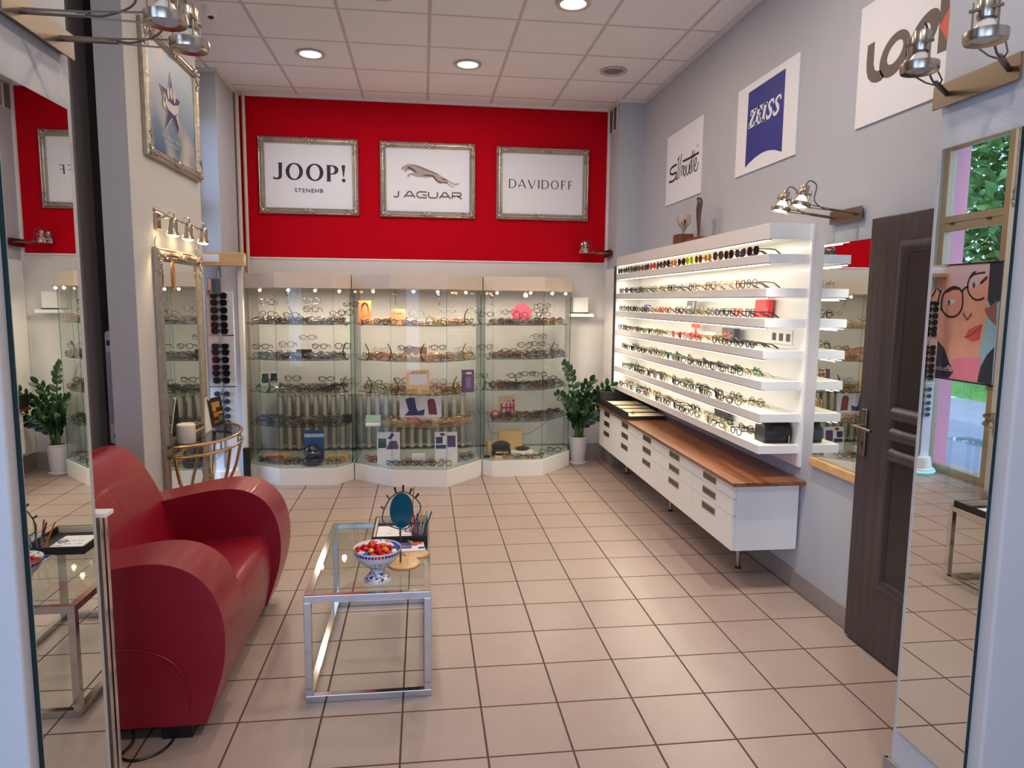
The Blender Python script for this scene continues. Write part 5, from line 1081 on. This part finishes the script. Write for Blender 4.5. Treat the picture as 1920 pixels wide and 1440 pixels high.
TS = [(-1.139, 6.3, 1.435), (-0.694, 6.3, 1.171), (-1.328, 6.2, 0.845), (-0.688, 6.2, 0.865), (-1.332, 6.2, 0.574), (-0.475, 6.1, 1.162), (-0.285, 6.1, 1.176), (-0.011, 6.1, 1.181), (0.352, 6.15, 1.164), (-0.456, 6.1, 0.876), (-0.225, 6.0, 0.905), (0.27, 6.1, 0.853), (0.373, 6.2, 1.467), (0.508, 6.35, 1.446), (0.87, 6.35, 1.467), (1.086, 6.4, 1.453), (1.191, 6.4, 1.157), (0.546, 6.3, 0.896), (0.841, 6.35, 0.899)]
# ------------------------------------------------------------------ cards, boxes and cases in the showcases
def card(name, label, cat, x0, x1, z0, z1, y, m_, th=.006, prints=(), lean=.10, group=None):
    """upright card facing the room, leaning back a little; prints: (u0,u1,v0,v1,material) as fractions"""
    V = Vector((0, lean, 1)).normalized(); P = Plane((x0, y, z0), (1, 0, 0), V, Vector((0, -1, lean)).normalized())
    t = thing(name, ((x0+x1)/2, y, z0), label, cat, group); w_, h_ = x1-x0, z1-z0
    mb = MB(); P.rect(mb, 0, w_, .0005, h_, -th, 0); mb.build('board', m_, t)
    for pr in prints:
        if pr[0] == 'txt':
            mb = scribble(MB(), P, pr[1]*w_, pr[2]*w_, pr[3]*h_, pr[4]*h_, pr[5], w0=.0005); mb.build('small_print', INKB, t)
        elif pr[0] == 'poly':
            mb = MB(); P.poly(mb, [(a*w_, b*h_) for a, b in pr[1]], .0005, .0015); mb.build('printed_shape', pr[2], t)
        else:
            mb = MB(); P.rect(mb, pr[0]*w_, pr[1]*w_, pr[2]*h_, pr[3]*h_, .0005, .0015); mb.build('printed_shape', pr[4], t)
    return t
NAVY = mat('navy print', (50, 54, 100), .5); WINE = mat('wine print', (130, 26, 40), .5); PURP = mat('purple print', (96, 70, 110), .5); MAG = mat('magenta print', (176, 40, 84), .5)
GRNP = mat('deep green print', (30, 84, 70), .5); SKIN = mat('print skin', (214, 130, 84), .5); KRAFT = mat('kraft board', (222, 184, 120), .6); PEACH = mat('peach card', (244, 196, 140), .6)
S1, S2, S3, S4, S0 = 1.394, 1.086, .800, .506, .152
card('display_card', 'white card with two black upright shapes, third shelf of left showcase', 'card', -1.43, -1.275, S3, S3+.165, 6.36, PAPER, prints=((.08, .44, .42, .90, BLACKM), (.56, .90, .50, .92, BLACKM)))
card('display_card', 'blue picture card behind the dark case in the left showcase base', 'card', -1.058, -.888, S0+.07, .444, 6.32, mat('ocean print', (40, 88, 140), .5, var=.4, scale=14), prints=((0, 1, .72, .86, mat('foam print', (190, 206, 220), .5)), (.0, 1, 0, .25, NAVY)), lean=0)
tag(MB().box(-1.05, -.90, 6.30, 6.42, S0, S0+.069).build('dark_riser', NAVY, origin=(-.97, 6.36, S0), bevel=.003), 'dark blue riser box under the blue picture card', 'box')
card('display_card', 'orange portrait picture card at the left of the middle showcase top shelf', 'card', -.575, -.465, S1, S1+.205, 6.42, mat('portrait backdrop', (196, 120, 60), .5, var=.3, scale=18), prints=(('poly', ell2(.5, .58, .24, .26, 16), SKIN), ('poly', [(.2, .5), (.25, .85), (.5, .95), (.78, .85), (.82, .4), (.7, .7), (.5, .82), (.32, .7)], mat('dark hair print', (56, 24, 16), .5)), (.2, .8, 0, .18, WINE)))
card('display_card', 'peach coloured lettered card on the middle showcase top shelf', 'card', -.272, -.155, S1, S1+.135, 6.18, PEACH, prints=(('txt', .12, .88, .66, .09, 2), ('txt', .12, .88, .22, .09, 2)))
card('display_card', 'flat brown card on the second shelf of the middle showcase', 'card', -.178, .032, S2, S2+.098, 6.42, mat('brown card', (150, 110, 96), .6))
card('display_card', 'cream easel card with two lines of black print, middle showcase', 'card', -.148, .052, S3, S3+.205, 6.10, PEACH, prints=((.12, .9, .36, .80, PAPER), ('txt', .2, .85, .85, .07, 2), ('txt', .16, .86, .54, .07, 3)))
card('display_card', 'tilted purple booklet at the right of the middle showcase third shelf', 'booklet', .335, .445, S3, S3+.20, 6.14, PURP, prints=((.35, .8, .80, .90, PEACH), (.3, .75, .2, .7, mat('mauve print', (130, 108, 140), .5))))
card('display_card', 'wide white card picturing a blue case and a red case', 'card', -.215, .160, S4+.05, .745, 6.28, PAPER, prints=(('poly', [(.14, .88), (.26, .96), (.36, .92), (.40, .45), (.44, .30), (.60, .40), (.58, .10), (.12, .10), (.22, .32)], NAVY), ('poly', [(.66, .78), (.72, .90), (.82, .88), (.86, .70), (.90, .12), (.70, .14)], WINE)))
tag(MB().box(-.20, .145, 6.29, 6.40, S4, S4+.05).build('white_riser', WHITEM, origin=(-.02, 6.34, S4)), 'low white riser under the wide card in the middle showcase', 'box')
t = card('display_card', 'white card with a green and a purple case, left in middle showcase base', 'card', -.414, -.212, S0, .432, 6.22, PAPER, prints=((.05, .40, .50, .80, GRNP), ('poly', [(.45, .55), (.55, .72), (.85, .72), (.95, .50), (.90, .45), (.40, .45)], PURP), ('poly', [(.45, .80), (.65, .98), (.75, .92), (.60, .76)], NAVY), ('txt', .48, .72, .26, .03, 1)))
t = card('display_card', 'white card with blue and violet cases, right in middle showcase base', 'card', .099, .302, S0, .427, 6.22, PAPER, prints=((.05, .35, .62, .84, NAVY), (.55, .92, .50, .88, PURP), (.05, .50, .45, .58, NAVY), ('poly', ell2(.34, .92, .12, .05, 14), WINE), ('txt', .55, .70, .26, .03, 1)))
tag(MB().box(-.105, .012, 6.16, 6.22, S0, S0+.088).build('small_white_box', WHITEM, origin=(-.05, 6.2, S0), bevel=.003), 'small white box low in the centre of the middle showcase', 'box')
t = thing('spectacle_case', (-.44, 6.14, S4), 'small open pale spectacle case, fourth shelf of middle showcase', 'spectacle case')
MB().box(-.505, -.375, 6.11, 6.17, S4, S4+.026).build('case_base', WHITEM, t, bevel=.008, segs=3); MB().obox((-.44, 6.178, S4+.058), (1, 0, 0), (0, .94, -.34), (0, .34, .94), .065, .006, .034).build('lid', mat('mint lining', (160, 196, 170), .5), t, bevel=.004)
tag(MB().box(-.722, -.640, 6.33, 6.38, S4, S4+.075).build('spectacle_case', BLACK, origin=(-.68, 6.35, S4), bevel=.006, segs=3), 'black upright case at the right of the left showcase fourth shelf', 'spectacle case')
tag(MB().box(-1.115, -.985, 6.36, 6.385, S2, S2+.078).build('name_block', BLACKM, origin=(-1.05, 6.37, S2), bevel=.002), 'black name block among glasses on left showcase second shelf', 'sign')
t = thing('visor_case', (-.975, 6.21, S0), 'glossy dark blue rounded case with mirrored visor in left showcase base', 'spectacle case')
MB().lathe(smooth_line([(0, 0), (.062, 0), (.082, .02), (.086, .05), (.074, .062), (.05, .066), (.066, .10), (.070, .13), (.058, .165), (.03, .185), (0, .19)], 3), (-.975, 6.21, S0+.0005), 28, sy=.72).build('case_body', mat('night blue gloss', (20, 24, 52), .15, coat=.6), t, smooth=True)
MB().lathe([(.070, -.012), (.076, -.008), (.076, .008), (.070, .012)], (-.975, 6.205, S0+.118), 28, sy=.74).build('visor_band', mat('visor chrome', (120, 130, 160), .1, .9), t, smooth=True)
tag(MB().box(-1.45, -1.20, 6.42, 6.52, S0, S0+.05).build('flat_box', KRAFT, origin=(-1.3, 6.47, S0), bevel=.004), 'flat tan box at the back of the left showcase base', 'box')
tag(MB().box(-.86, -.68, 6.34, 6.46, S0, S0+.05).build('flat_box', KRAFT, origin=(-.78, 6.40, S0), bevel=.004), 'flat tan box right of the dark case, left showcase base', 'box')
# right showcase
tag(MB().lathe([(0, -.006), (.092, -.006), (.095, 0), (.092, .006), (0, .006)], (.93, 6.60, S1+.096), 40, axis=(0, 1, 0)).build('pink_disc', mat('coral pink disc', (226, 60, 96), .45), smooth=True, origin=(.93, 6.6, S1)), 'round coral pink display disc on the right showcase top shelf', 'display disc')
card('display_card', 'cream card with magenta frame drawing on right showcase fourth shelf', 'card', .717, .887, S4, S4+.185, 6.66, mat('rose cream card', (222, 186, 160), .6), prints=((.14, .24, .12, .62, MAG), (.44, .54, .12, .62, MAG), (.14, .92, .34, .44, MAG), (.66, .76, .12, .62, MAG), (.84, .94, .20, .62, MAG), ('poly', ell2(.88, .76, .07, .08, 12), MAG), ('txt', .3, .7, .72, .05, 2)))
t = thing('red_trinket', (.668, 6.47, S4), 'small round reddish clock like ornament on right showcase fourth shelf', 'ornament')
MB().lathe([(0, -.02), (.036, -.02), (.040, -.01), (.040, .01), (.034, .02), (0, .02)], (.668, 6.47, S4+.042), 26, axis=(0, 1, 0)).build('body', mat('terracotta gloss', (176, 70, 52), .25), t, smooth=True)
MB().lathe([(0, -.0215), (.024, -.0215), (.024, -.020), (0, -.020)], (.668, 6.47, S4+.046), 20, axis=(0, 1, 0)).build('dial', mat('dial cream', (210, 170, 140), .4), t)
t = thing('kraft_steps', (.78, 6.5, S0), 'pale yellow stepped display blocks in the right showcase base', 'display block')
MB().box(.71, .93, 6.50, 6.60, S0, S0+.225).build('tall_block', KRAFT, t, bevel=.002); MB().box(.60, .71, 6.46, 6.60, S0, S0+.12).build('low_block', KRAFT, t, bevel=.002)
tag(MB().box(.655, 1.06, 6.34, 6.455, S0, S0+.022).build('flat_slab', PEACH, origin=(.86, 6.4, S0), bevel=.002), 'flat cream slab under the black cases in the right showcase base', 'display block')
t = thing('spectacle_case', (.72, 6.40, S0+.022), 'large open black spectacle case in the right showcase base', 'spectacle case')
MB().lathe(smooth_line([(0, 0), (.07, 0), (.088, .02), (.086, .05), (.08, .06)], 3), (.722, 6.40, S0+.0225), 28, sy=.52).build('lower_shell', BLACKM, t, smooth=True)
MB().ell((.722, 6.430, S0+.10), (.088, .020, .050), 20, 10).build('lid', BLACKM, t, smooth=True); MB().box(.665, .785, 6.352, 6.356, S0+.045, S0+.062).build('band', CHROME, t)
tag(MB().box(.81, 1.02, 6.36, 6.44, S0+.0222, S0+.062).build('white_block', WHITEM, origin=(.9, 6.4, S0+.0222), bevel=.006, segs=3), 'low white block carrying a black case, right showcase base', 'box')
tag(MB().ell((.92, 6.385, S0+.083), (.070, .030, .020), 18, 8).build('spectacle_case', BLACKM, smooth=True, origin=(.92, 6.385, S0+.063)), 'oval black hard case lying on the white block', 'spectacle case')
tag(MB().box(.560, .615, 6.36, 6.40, S0, S0+.022).build('small_black_box', BLACKM, origin=(.59, 6.38, S0), bevel=.003), 'tiny black box at the left of the right showcase base', 'box')
t = thing('cable', (.66, 6.6, .40), 'thin dark cable hanging in the right showcase below the fourth shelf', 'cable')
MB().tube(smooth_line([(.62, 6.62, .495), (.625, 6.62, .40), (.66, 6.66, .335), (.80, 6.70, .30), (1.0, 6.70, .31), (1.12, 6.66, .38), (1.22, 6.60, .48)], 5), .0025, 6).build('wire', DGREY, t, smooth=True)
# curved black temple stands
ORD = 'first second third fourth fifth sixth seventh eighth ninth tenth eleventh twelfth thirteenth fourteenth fifteenth sixteenth seventeenth eighteenth nineteenth twentieth'.split()
def nth(k): return ORD[k-1]
for k, (x, y, z) in enumerate(TS):
    zz = max([s for s in SZ+[S0] if s < z]); ui = 0 if x < -.6 else 1 if x < .53 else 2; sg = 1 if x > (-1.09, -.04, .98)[ui] else -1
    lv = {1.394: 'top', 1.086: 'second', .800: 'third', .506: 'fourth', .152: 'bottom'}[zz]
    kth = sum(1 for q in TS[:k] if (0 if q[0] < -.6 else 1 if q[0] < .53 else 2) == ui and max([s for s in SZ+[S0] if s < q[2]]) == zz)
    t = thing('eyewear_stand', (x, y, zz), 'curved black eyewear stand, %s from left on %s shelf of %s showcase' % (nth(kth+1), lv, UN[ui]), 'eyewear stand')
    MB().tube(smooth_line([(x+.012*sg, y, zz+.004), (x-.006*sg, y, zz+.035), (x-.010*sg, y, zz+.075), (x+.004*sg, y, zz+.115), (x+.022*sg, y, zz+.148)], 4), [.010]*5+[.009]*5+[.008]*5+[.006]*2, 8, flat=.6).build('curved_post', BLACK, t, smooth=True)
    MB().box(x-.022+.01*sg, x+.022+.01*sg, y-.02, y+.02, zz+.0005, zz+.006).build('foot', BLACK, t, bevel=.002)

# ------------------------------------------------------------------ cards and cases on the wall shelves
def shelfcard(name, label, cat, y0, y1, z0, h, x, m_, prints=(), th=.006):
    P = Plane((x, y0, z0), (0, -1, 0), Vector((.08, 0, 1)).normalized(), (-1, 0, 0)); w_ = y0-y1
    t = thing(name, (x, (y0+y1)/2, z0), label, cat); mb = MB(); P.rect(mb, 0, w_, .0005, h, -th, 0); mb.build('board', m_, t, bevel=.001)
    for a, b, c_, d, mm in prints:
        mb = MB(); P.rect(mb, a*w_, b*w_, c_*h, d*h, .0005, .0015); mb.build('printed_shape', mm, t)
    return t
shelfcard('display_card', 'bright coral red card behind glasses near the end of third lit shelf', 'card', 4.10, 3.93, SH[2], .105, 2.02, mat('coral card', (232, 52, 60), .5), ((.84, .97, .55, .95, WINE),), th=.03)
shelfcard('display_card', 'dark grey and white card near the middle of third lit shelf', 'card', 5.15, 4.98, SH[2], .100, 1.99, mat('slate card', (84, 80, 92), .5), ((.15, .6, .08, .6, PAPER), (.75, .82, .2, .9, PAPER)))
shelfcard('display_card', 'small blue card far along the third lit shelf', 'card', 6.22, 6.05, SH[2], .065, 2.00, mat('royal blue card', (54, 70, 136), .5))
shelfcard('display_card', 'pale cream card on the fourth lit shelf beside the framed mirror', 'card', 4.80, 4.62, SH[3], .058, 2.00, mat('pale cream card', (230, 226, 206), .5))
t = thing('small_sign', (2.0, 4.96, SH[3]), 'small orange red sign on a red stand on fourth lit shelf', 'sign')
MB().box(1.995, 2.001, 4.89, 5.035, SH[3]+.074, SH[3]+.108).build('sign_face', mat('orange red plastic', (232, 64, 40), .4), t)
mb = MB(); mb.prism([(4.93, 0), (4.99, 0), (4.965, .075), (4.955, .075)], lambda a, b: (1.996, a, SH[3]+.0006+b), lambda a, b: (2.0, a, SH[3]+.0006+b)); mb.build('stand', mat('orange red plastic', 0), t)
t = thing('try_on_mirror', (2.0, 4.41, SH[3]), 'small dark framed tabletop mirror standing on the fourth lit shelf', 'mirror')
MB().box(1.995, 2.030, 4.305, 4.335, SH[3]+.0005, SH[3]+.092).build('side_frame', mat('slate frame', (58, 62, 74), .4), t); MB().box(2.005, 2.012, 4.335, 4.515, SH[3]+.0005, SH[3]+.094).build('back_frame', mat('slate frame', 0), t)
MB().box(2.003, 2.0049, 4.34, 4.51, SH[3]+.004, SH[3]+.090).build('mirror_glass', MIRROR, t)
t = thing('black_sign', (2.03, 4.5, SH[6]), 'plain black name card at the back of the lowest lit shelf', 'sign')
MB().box(2.035, 2.041, 4.41, 4.65, SH[6]+.0005, SH[6]+.062).build('board', BLACKM, t)
t = thing('leather_case', (1.99, 3.72, SH[6]), 'black leather bag shaped case on the end of the lowest lit shelf', 'case')
MB().prism(smooth_line([(3.665, 0), (3.655, .05), (3.675, .10), (3.72, .118), (3.77, .10), (3.785, .05), (3.78, 0)], 3), lambda a, b: (1.905, a, SH[6]+.0005+b), lambda a, b: (2.065, a, SH[6]+.0005+b)).build('body', mat('black leather', (24, 22, 24), .38, bump=.15, bscale=50), t, smooth=True, bevel=.006, segs=3)
MB().box(1.95, 2.02, 3.660, 3.667, SH[6]+.055, SH[6]+.095).build('flap', mat('black leather', 0), t, bevel=.003)
MB().cyl((2.045, 3.652, SH[6]+.045), (2.045, 3.650, SH[6]+.005), .004, 8).build('brass_zip_pull', GOLD, t, smooth=True)

# ------------------------------------------------------------------ eyewear
FRM = {'black': mat('black acetate', (24, 22, 24), .25), 'dark brown': mat('dark brown acetate', (58, 36, 28), .25), 'tortoise': mat('tortoise acetate', (112, 62, 30), .25, var=.75, scale=60),
       'gold': mat('gold wire', (196, 160, 100), .25, 1), 'olive': mat('olive acetate', (110, 100, 66), .3), 'grey': mat('grey acetate', (112, 108, 108), .3), 'silver': mat('silver wire', (170, 170, 172), .2, 1),
       'red': mat('red acetate', (176, 34, 34), .25), 'blue': mat('blue acetate', (40, 76, 140), .25), 'clear beige': mat('beige acetate', (206, 176, 142), .25), 'green': mat('green acetate', (34, 92, 72), .25), 'yellow green': mat('lime acetate', (178, 214, 40), .3), 'rose': mat('rose acetate', (196, 110, 100), .25)}
CLEAR = glass('demo lens', (.93, .95, .93), 1.5)
SUNL = {'dark': mat('dark sun lens', (26, 28, 36), .08), 'brown': mat('brown sun lens', (92, 50, 30), .08), 'red': mat('red sun lens', (190, 40, 34), .08), 'lime': mat('lime sun lens', (170, 204, 40), .08), 'amber': mat('amber sun lens', (200, 120, 50), .08), 'smoke': mat('smoke sun lens', (60, 66, 84), .08)}
SHP = {'round': (.0245, .0245, 2.0), 'oval': (.0265, .021, 2.1), 'rectangular': (.0275, .0195, 4.0), 'square': (.0265, .0240, 3.2), 'cat eye': (.0275, .0225, 2.6), 'aviator': (.029, .026, 2.4)}
def rim_pts(sh, cy, n=16, grow=0):
    a, b, e = SHP[sh]; a += grow; b += grow; out = []
    for i in range(n):
        t = 2*PI*i/n; c, s = math.cos(t), math.sin(t); y = a*abs(c)**(2/e)*(1 if c > 0 else -1); z = b*abs(s)**(2/e)*(1 if s > 0 else -1)
        if sh == 'cat eye' and z > 0: z += .006*(y/a)*(1 if cy > 0 else -1)
        if sh == 'aviator' and z < 0: y *= .86
        out.append((-.0035+.35*(cy+y)**2, cy+y, z))
    return out
def eyewear_parts(sh, thick, folded, n=16):
    a, b, e = SHP[sh]; d = a+.0105; r = .0029 if thick else .0016; P = {}
    z0 = b+r+.0004
    up = lambda pts: [(x, y, z+z0) for x, y, z in pts]
    m = MB()
    for s in (-1, 1): m.tube(up(rim_pts(sh, s*d, n)), r, 4, closed=True, flat=1.2)
    m.tube(up([(-.003, -d+a*.94, .004), (-.004, 0, .008), (-.003, d-a*.94, .004)]), r*1.1, 4)
    W_ = d+a+.004
    for s in (-1, 1): m.tube(up([(-.001, s*(d+a*.92), .007), (.002, s*W_, .008), (.006, s*(W_+.001), .008)]), r*1.2, 4)
    P['frame_front'] = m
    for s in (-1, 1):
        m = MB(); pts = up(rim_pts(sh, s*d, n, -.001)); m.add(pts, [tuple(range(n))]); P['lens%d' % s] = m
        m = MB()
        if folded: tp = [(.006, s*W_, .008), (.009+.004*(s > 0), s*(W_-.01), .006), (.012+.004*(s > 0), 0, .003), (.012+.004*(s > 0), -s*(W_-.035), -.002), (.012, -s*(W_-.01), -b*.8)]
        else: tp = [(.006, s*(W_+.001), .008), (.05, s*(W_+.002), .008), (.095, s*W_, .004), (.118, s*(W_-.003), -b*.45), (.138, s*(W_-.006), -b*.98)]
        m.tube(up(tp), [r*.9]*3+[r*1.2]*2, 4, flat=1.3 if thick else 1); P['temple%d' % s] = m
    return P
PMESH = {}
def pm(sh, thick, folded, lens_m, col, n=16):
    key = (sh, thick, folded, lens_m.name, col, n)
    if key in PMESH: return PMESH[key]
    P = eyewear_parts(sh, thick, folded, n); d = {}
    one = MB()
    for k, m in P.items():
        one.add(m.v, m.f, 1 if k.startswith('lens') else 0)
        o = m.build(k.rstrip('-1'), lens_m if k.startswith('lens') else FRM[col]); d[k] = o.data; bpy.data.objects.remove(o)
        for p in d[k].polygons: p.use_smooth = True
    o = one.build('eyeglasses', [FRM[col], lens_m]); d['one'] = o.data; bpy.data.objects.remove(o)
    for p in d['one'].polygons: p.use_smooth = True
    d['mb'] = one; PMESH[key] = d; return d
COUNT = 0
def eyewear(loc_, rz, sh, thick, folded, lens_m, col, name, label, cat, group, hero, tilt=0, rx=0):
    global COUNT
    d = pm(sh, thick, folded, lens_m, col)
    COUNT += 1
    if hero:
        t = thing(name, loc_, label, cat, group); t.rotation_euler = (rx, tilt, rz)
        for k in ('frame_front', 'lens-1', 'lens1', 'temple-1', 'temple1'):
            o = bpy.data.objects.new(k.rstrip('-1'), d[k]); C.objects.link(o); o.parent = t
    else:
        t = bpy.data.objects.new(name, d['one']); C.objects.link(t); t.location = loc_; t.rotation_euler = (rx, tilt, rz); tag(t, label, cat, group)
    return t
R = random.Random(77)
LVN = ['top', 'second', 'third', 'fourth', 'fifth', 'sixth', 'lowest']
# top shelf: sunglasses
sunrow = ['dark', 'smoke', 'dark', 'smoke', 'amber', 'brown', 'lime', 'dark', 'amber', 'dark', 'dark', 'red', 'dark', 'brown', 'dark', 'brown', 'dark', 'dark']
for k, ln in enumerate(sunrow):
    y = 3.80+k*.158; col = {'lime': 'yellow green', 'red': 'red', 'amber': 'gold', 'brown': 'tortoise'}.get(ln, 'black'); sh = ['square', 'cat eye', 'square', 'aviator', 'round', 'round'][k % 6]
    eyewear((SX+.012, y, SH[0]+.0006), R.uniform(-.06, .06), sh, col != 'gold', False, SUNL[ln], col, 'sunglasses', '%s framed sunglasses, %s from the near end of the top lit shelf' % (col, nth(k+1)), 'sunglasses', 'sunglasses on the top lit shelf', y < 5.2)
pal = {1: ['grey', 'tortoise', 'gold', 'clear beige', 'tortoise', 'gold', 'tortoise', 'silver', 'grey', 'black', 'tortoise', 'gold', 'olive', 'grey', 'black', 'black', 'black', 'black', 'black'],
       2: ['black', 'red', 'black', 'black', 'grey', 'gold', 'olive', 'grey', 'black', 'silver', 'tortoise', 'red', 'gold', 'clear beige', 'black', 'olive', 'black', 'black', 'black', 'black'],
       3: ['black', 'black', 'black', 'dark brown', 'gold', 'gold', 'red', 'rose', 'red', 'rose', 'gold', 'olive', 'olive', 'dark brown', 'olive', 'black', 'olive', 'black', 'black', 'dark brown']}
low = ['olive', 'black', 'gold', 'dark brown', 'dark brown', 'tortoise', 'black', 'olive', 'black', 'green', 'black']
for r in range(1, 7):
    rows = [(SX+.012, 3.80, .150, len(pal[r]))] if r in pal else [(SX+.012, 3.82 if r < 6 else 3.92, .132, 20 if r < 6 else 20), (SX+.105, 3.86 if r < 6 else 3.99, .27, 10)]
    for ri, (x, y0, dy, n_) in enumerate(rows):
        if r in pal: dy = (6.42-3.80)/(n_-1)
        for k in range(n_):
            y = y0+k*dy+R.uniform(-.012, .012)
            if y > 6.5: continue
            col = pal[r][k] if r in pal else R.choice(low)
            sh = R.choice(['round', 'oval', 'rectangular', 'square', 'cat eye']) if r > 2 else R.choice(['round', 'square', 'round', 'cat eye'])
            fold = (r > 3 and R.random() < .45) or ri == 1
            where = '' if r in pal else (' front row,' if ri == 0 else ' back row,')
            eyewear((x+R.uniform(-.003, .012), y, SH[r]+.0006), R.uniform(-.12, .12) if r < 3 else R.uniform(-.3, .3), sh, col not in ('gold', 'silver'), fold, CLEAR, col, 'eyeglasses',
                    '%s %s eyeglasses, %s from near end,%s %s lit shelf' % (col, sh, nth(k+1), where, LVN[r]), 'eyeglasses', 'eyeglasses on the %s lit wall shelf' % LVN[r], y < 5.0)
# sunglasses on the tower
for k, z in enumerate([1.600, 1.543, 1.480, 1.419, 1.358, 1.310, 1.188, 1.131, 1.070, 1.012, .955, .898, .787, .724, .658, .599, .546]):
    eyewear((-1.672, 6.052, z), PI/2, 'square' if k < 6 else ['rectangular', 'aviator', 'square'][k % 3] if k < 12 else 'oval', k < 13, True, SUNL['dark' if k < 12 else 'smoke'], 'black' if k < 12 else 'silver', 'sunglasses',
            'dark sunglasses, %s from the top of the white display tower' % nth(k+1), 'sunglasses', 'sunglasses on the display tower', True)
# showcases
def front_y(ui, x, off):
    P = UNITS[ui][1:5]; xc = (UNITS[ui][0][0]+UNITS[ui][-1][0])/2; x_ = xc+(x-xc)/.955
    for (x0, y0), (x1, y1) in zip(P, P[1:]):
        if x0 <= x_ <= x1: return 6.9-(6.9-(y0+(y1-y0)*(x_-x0)/(x1-x0)))*.93+off
    return max(P[0][1], P[-1][1])+off
LV = [(S1, 'top'), (S2, 'second'), (S3, 'third'), (S4, 'fourth'), (S0, 'bottom')]
cpal = [['grey', 'dark brown', 'silver', 'dark brown', 'black'], ['gold', 'tortoise', 'clear beige', 'gold', 'rose'], ['dark brown', 'black', 'grey', 'tortoise', 'dark brown']]
bpal = [['blue', 'grey', 'black', 'olive', 'gold', 'olive'], ['red', 'blue', 'dark brown', 'dark brown', 'red', 'blue'], ['black', 'grey', 'black', 'black', 'grey', 'black']]
stuff = MB(); smats = list(FRM.values())+[CLEAR]; midx = {n_: i for i, n_ in enumerate(FRM)}
def add_stuff(x, y, z, rz, sh, thick, fold, col):
    d = pm(sh, thick, fold, CLEAR, col, 10)['mb']; c, s = math.cos(rz), math.sin(rz); b = len(stuff.v)
    stuff.v += [(x+vx*c-vy*s, y+vx*s+vy*c, z+vz) for vx, vy, vz in d.v]; stuff.f += [tuple(b+i for i in f) for f in d.f]; stuff.m += [len(smats)-1 if m else midx[col] for m in d.m]
for ui in range(3):
    xa, xb = UNITS[ui][0][0]+.10, UNITS[ui][-1][0]-.10
    for z, lv in LV:
        n_ = 6
        for k in range(n_):
            x = xa+(xb-xa)*(k+.5)/n_+R.uniform(-.015, .015); off = .055 if z > .2 else .085; y = front_y(ui, x, off)
            if ui == 2 and z < .2 and k in (0, 1, 2, 3): y = 6.315 if k else 6.40
            col = R.choice(cpal[ui]) if z > .2 else bpal[ui][k]; sh = R.choice(['oval', 'rectangular', 'square', 'cat eye'])
            eyewear((x, y, z+.0006), PI/2+R.uniform(-.4, .4), sh, col not in ('gold', 'silver'), R.random() < .6, CLEAR, col, 'eyeglasses',
                    '%s %s eyeglasses, %s from left, front row, %s level of %s showcase' % (col, sh, nth(k+1), lv, UN[ui]), 'eyeglasses', 'eyeglasses in the %s showcase' % UN[ui], False)
        for rr in range(1, 5 if z > .2 else 3):
            for k in range(8):
                x = xa+(xb-xa)*(k+.5)/8+R.uniform(-.025, .025); y = front_y(ui, x, .055+.055*rr)
                if y > 6.78 or (z < .2 and ui == 2): continue
                if any(abs(x-cx_) < hw+.03 and abs(y-cy_) < .05 and abs(z-cz_) < .02 for cx_, hw, cy_, cz_ in ((-.51, .06, 6.42, S1), (-.21, .06, 6.18, S1), (-.05, .1, 6.10, S3), (.39, .06, 6.14, S3), (-.03, .18, 6.3, S4), (-.31, .1, 6.22, S0), (.2, .1, 6.22, S0), (-.97, .1, 6.28, S0), (-1.35, .08, 6.36, S3))): continue
                add_stuff(x, y, z+.0006+.010*(k % 2)*(rr > 1), PI/2+R.uniform(-.5, .5), R.choice(['oval', 'rectangular', 'square', 'cat eye']), R.random() < .7, R.random() < .7, R.choice(cpal[ui] if z > .2 else ['red', 'blue', 'tortoise', 'black', 'olive', 'rose']))
o = stuff.build('eyeglasses_crowd', smats, origin=(0, 6.4, .152))
tag(o, 'the many other eyeglasses crowded behind the front rows in the glass showcases', 'eyeglasses')['kind'] = 'stuff'
# pairs raised on clear risers
for k, (x, y, z) in enumerate(RG):
    ui = 0 if x < -.62 else 1 if x < .53 else 2; zz = max([s for s, _ in LV if s < z-.02]); lv = dict((round(a, 3), b) for a, b in LV)[round(zz, 3)]
    col = R.choice(cpal[ui]+['black']) if ui != 1 else R.choice(['grey', 'gold', 'silver', 'dark brown'])
    sh = R.choice(['rectangular', 'square', 'oval']); zb = z-.022
    mates = [q for q in RG if (0 if q[0] < -.62 else 1 if q[0] < .53 else 2) == ui and max([s for s, _ in LV if s < q[2]-.02]) == zz]; rk = sorted(mates).index((x, y, z))+1
    eyewear((x, y, zb), PI/2+R.uniform(-.15, .15), sh, col not in ('gold', 'silver'), False, CLEAR, col, 'eyeglasses', '%s %s eyeglasses raised on a clear riser, %s from left, %s shelf, %s showcase' % (col, sh, nth(rk), lv, UN[ui]), 'eyeglasses', 'raised eyeglasses in the %s showcase' % UN[ui], False)
    t = thing('clear_riser', (x, y+.06, zz), 'clear acrylic riser, %s from left, %s shelf of %s showcase' % (nth(rk), lv, UN[ui]), 'riser')
    mb = MB(); mb.box(x-.004, x+.004, y+.028, y+.036, zz+.003, zb+.028); mb.box(x-.03, x+.03, y+.012, y+.052, zz+.0005, zz+.003); mb.box(x-.008, x+.008, y+.004, y+.036, zb+.028, zb+.031); mb.build('riser_body', ACRYL, t)
print('EYEWEAR', COUNT)
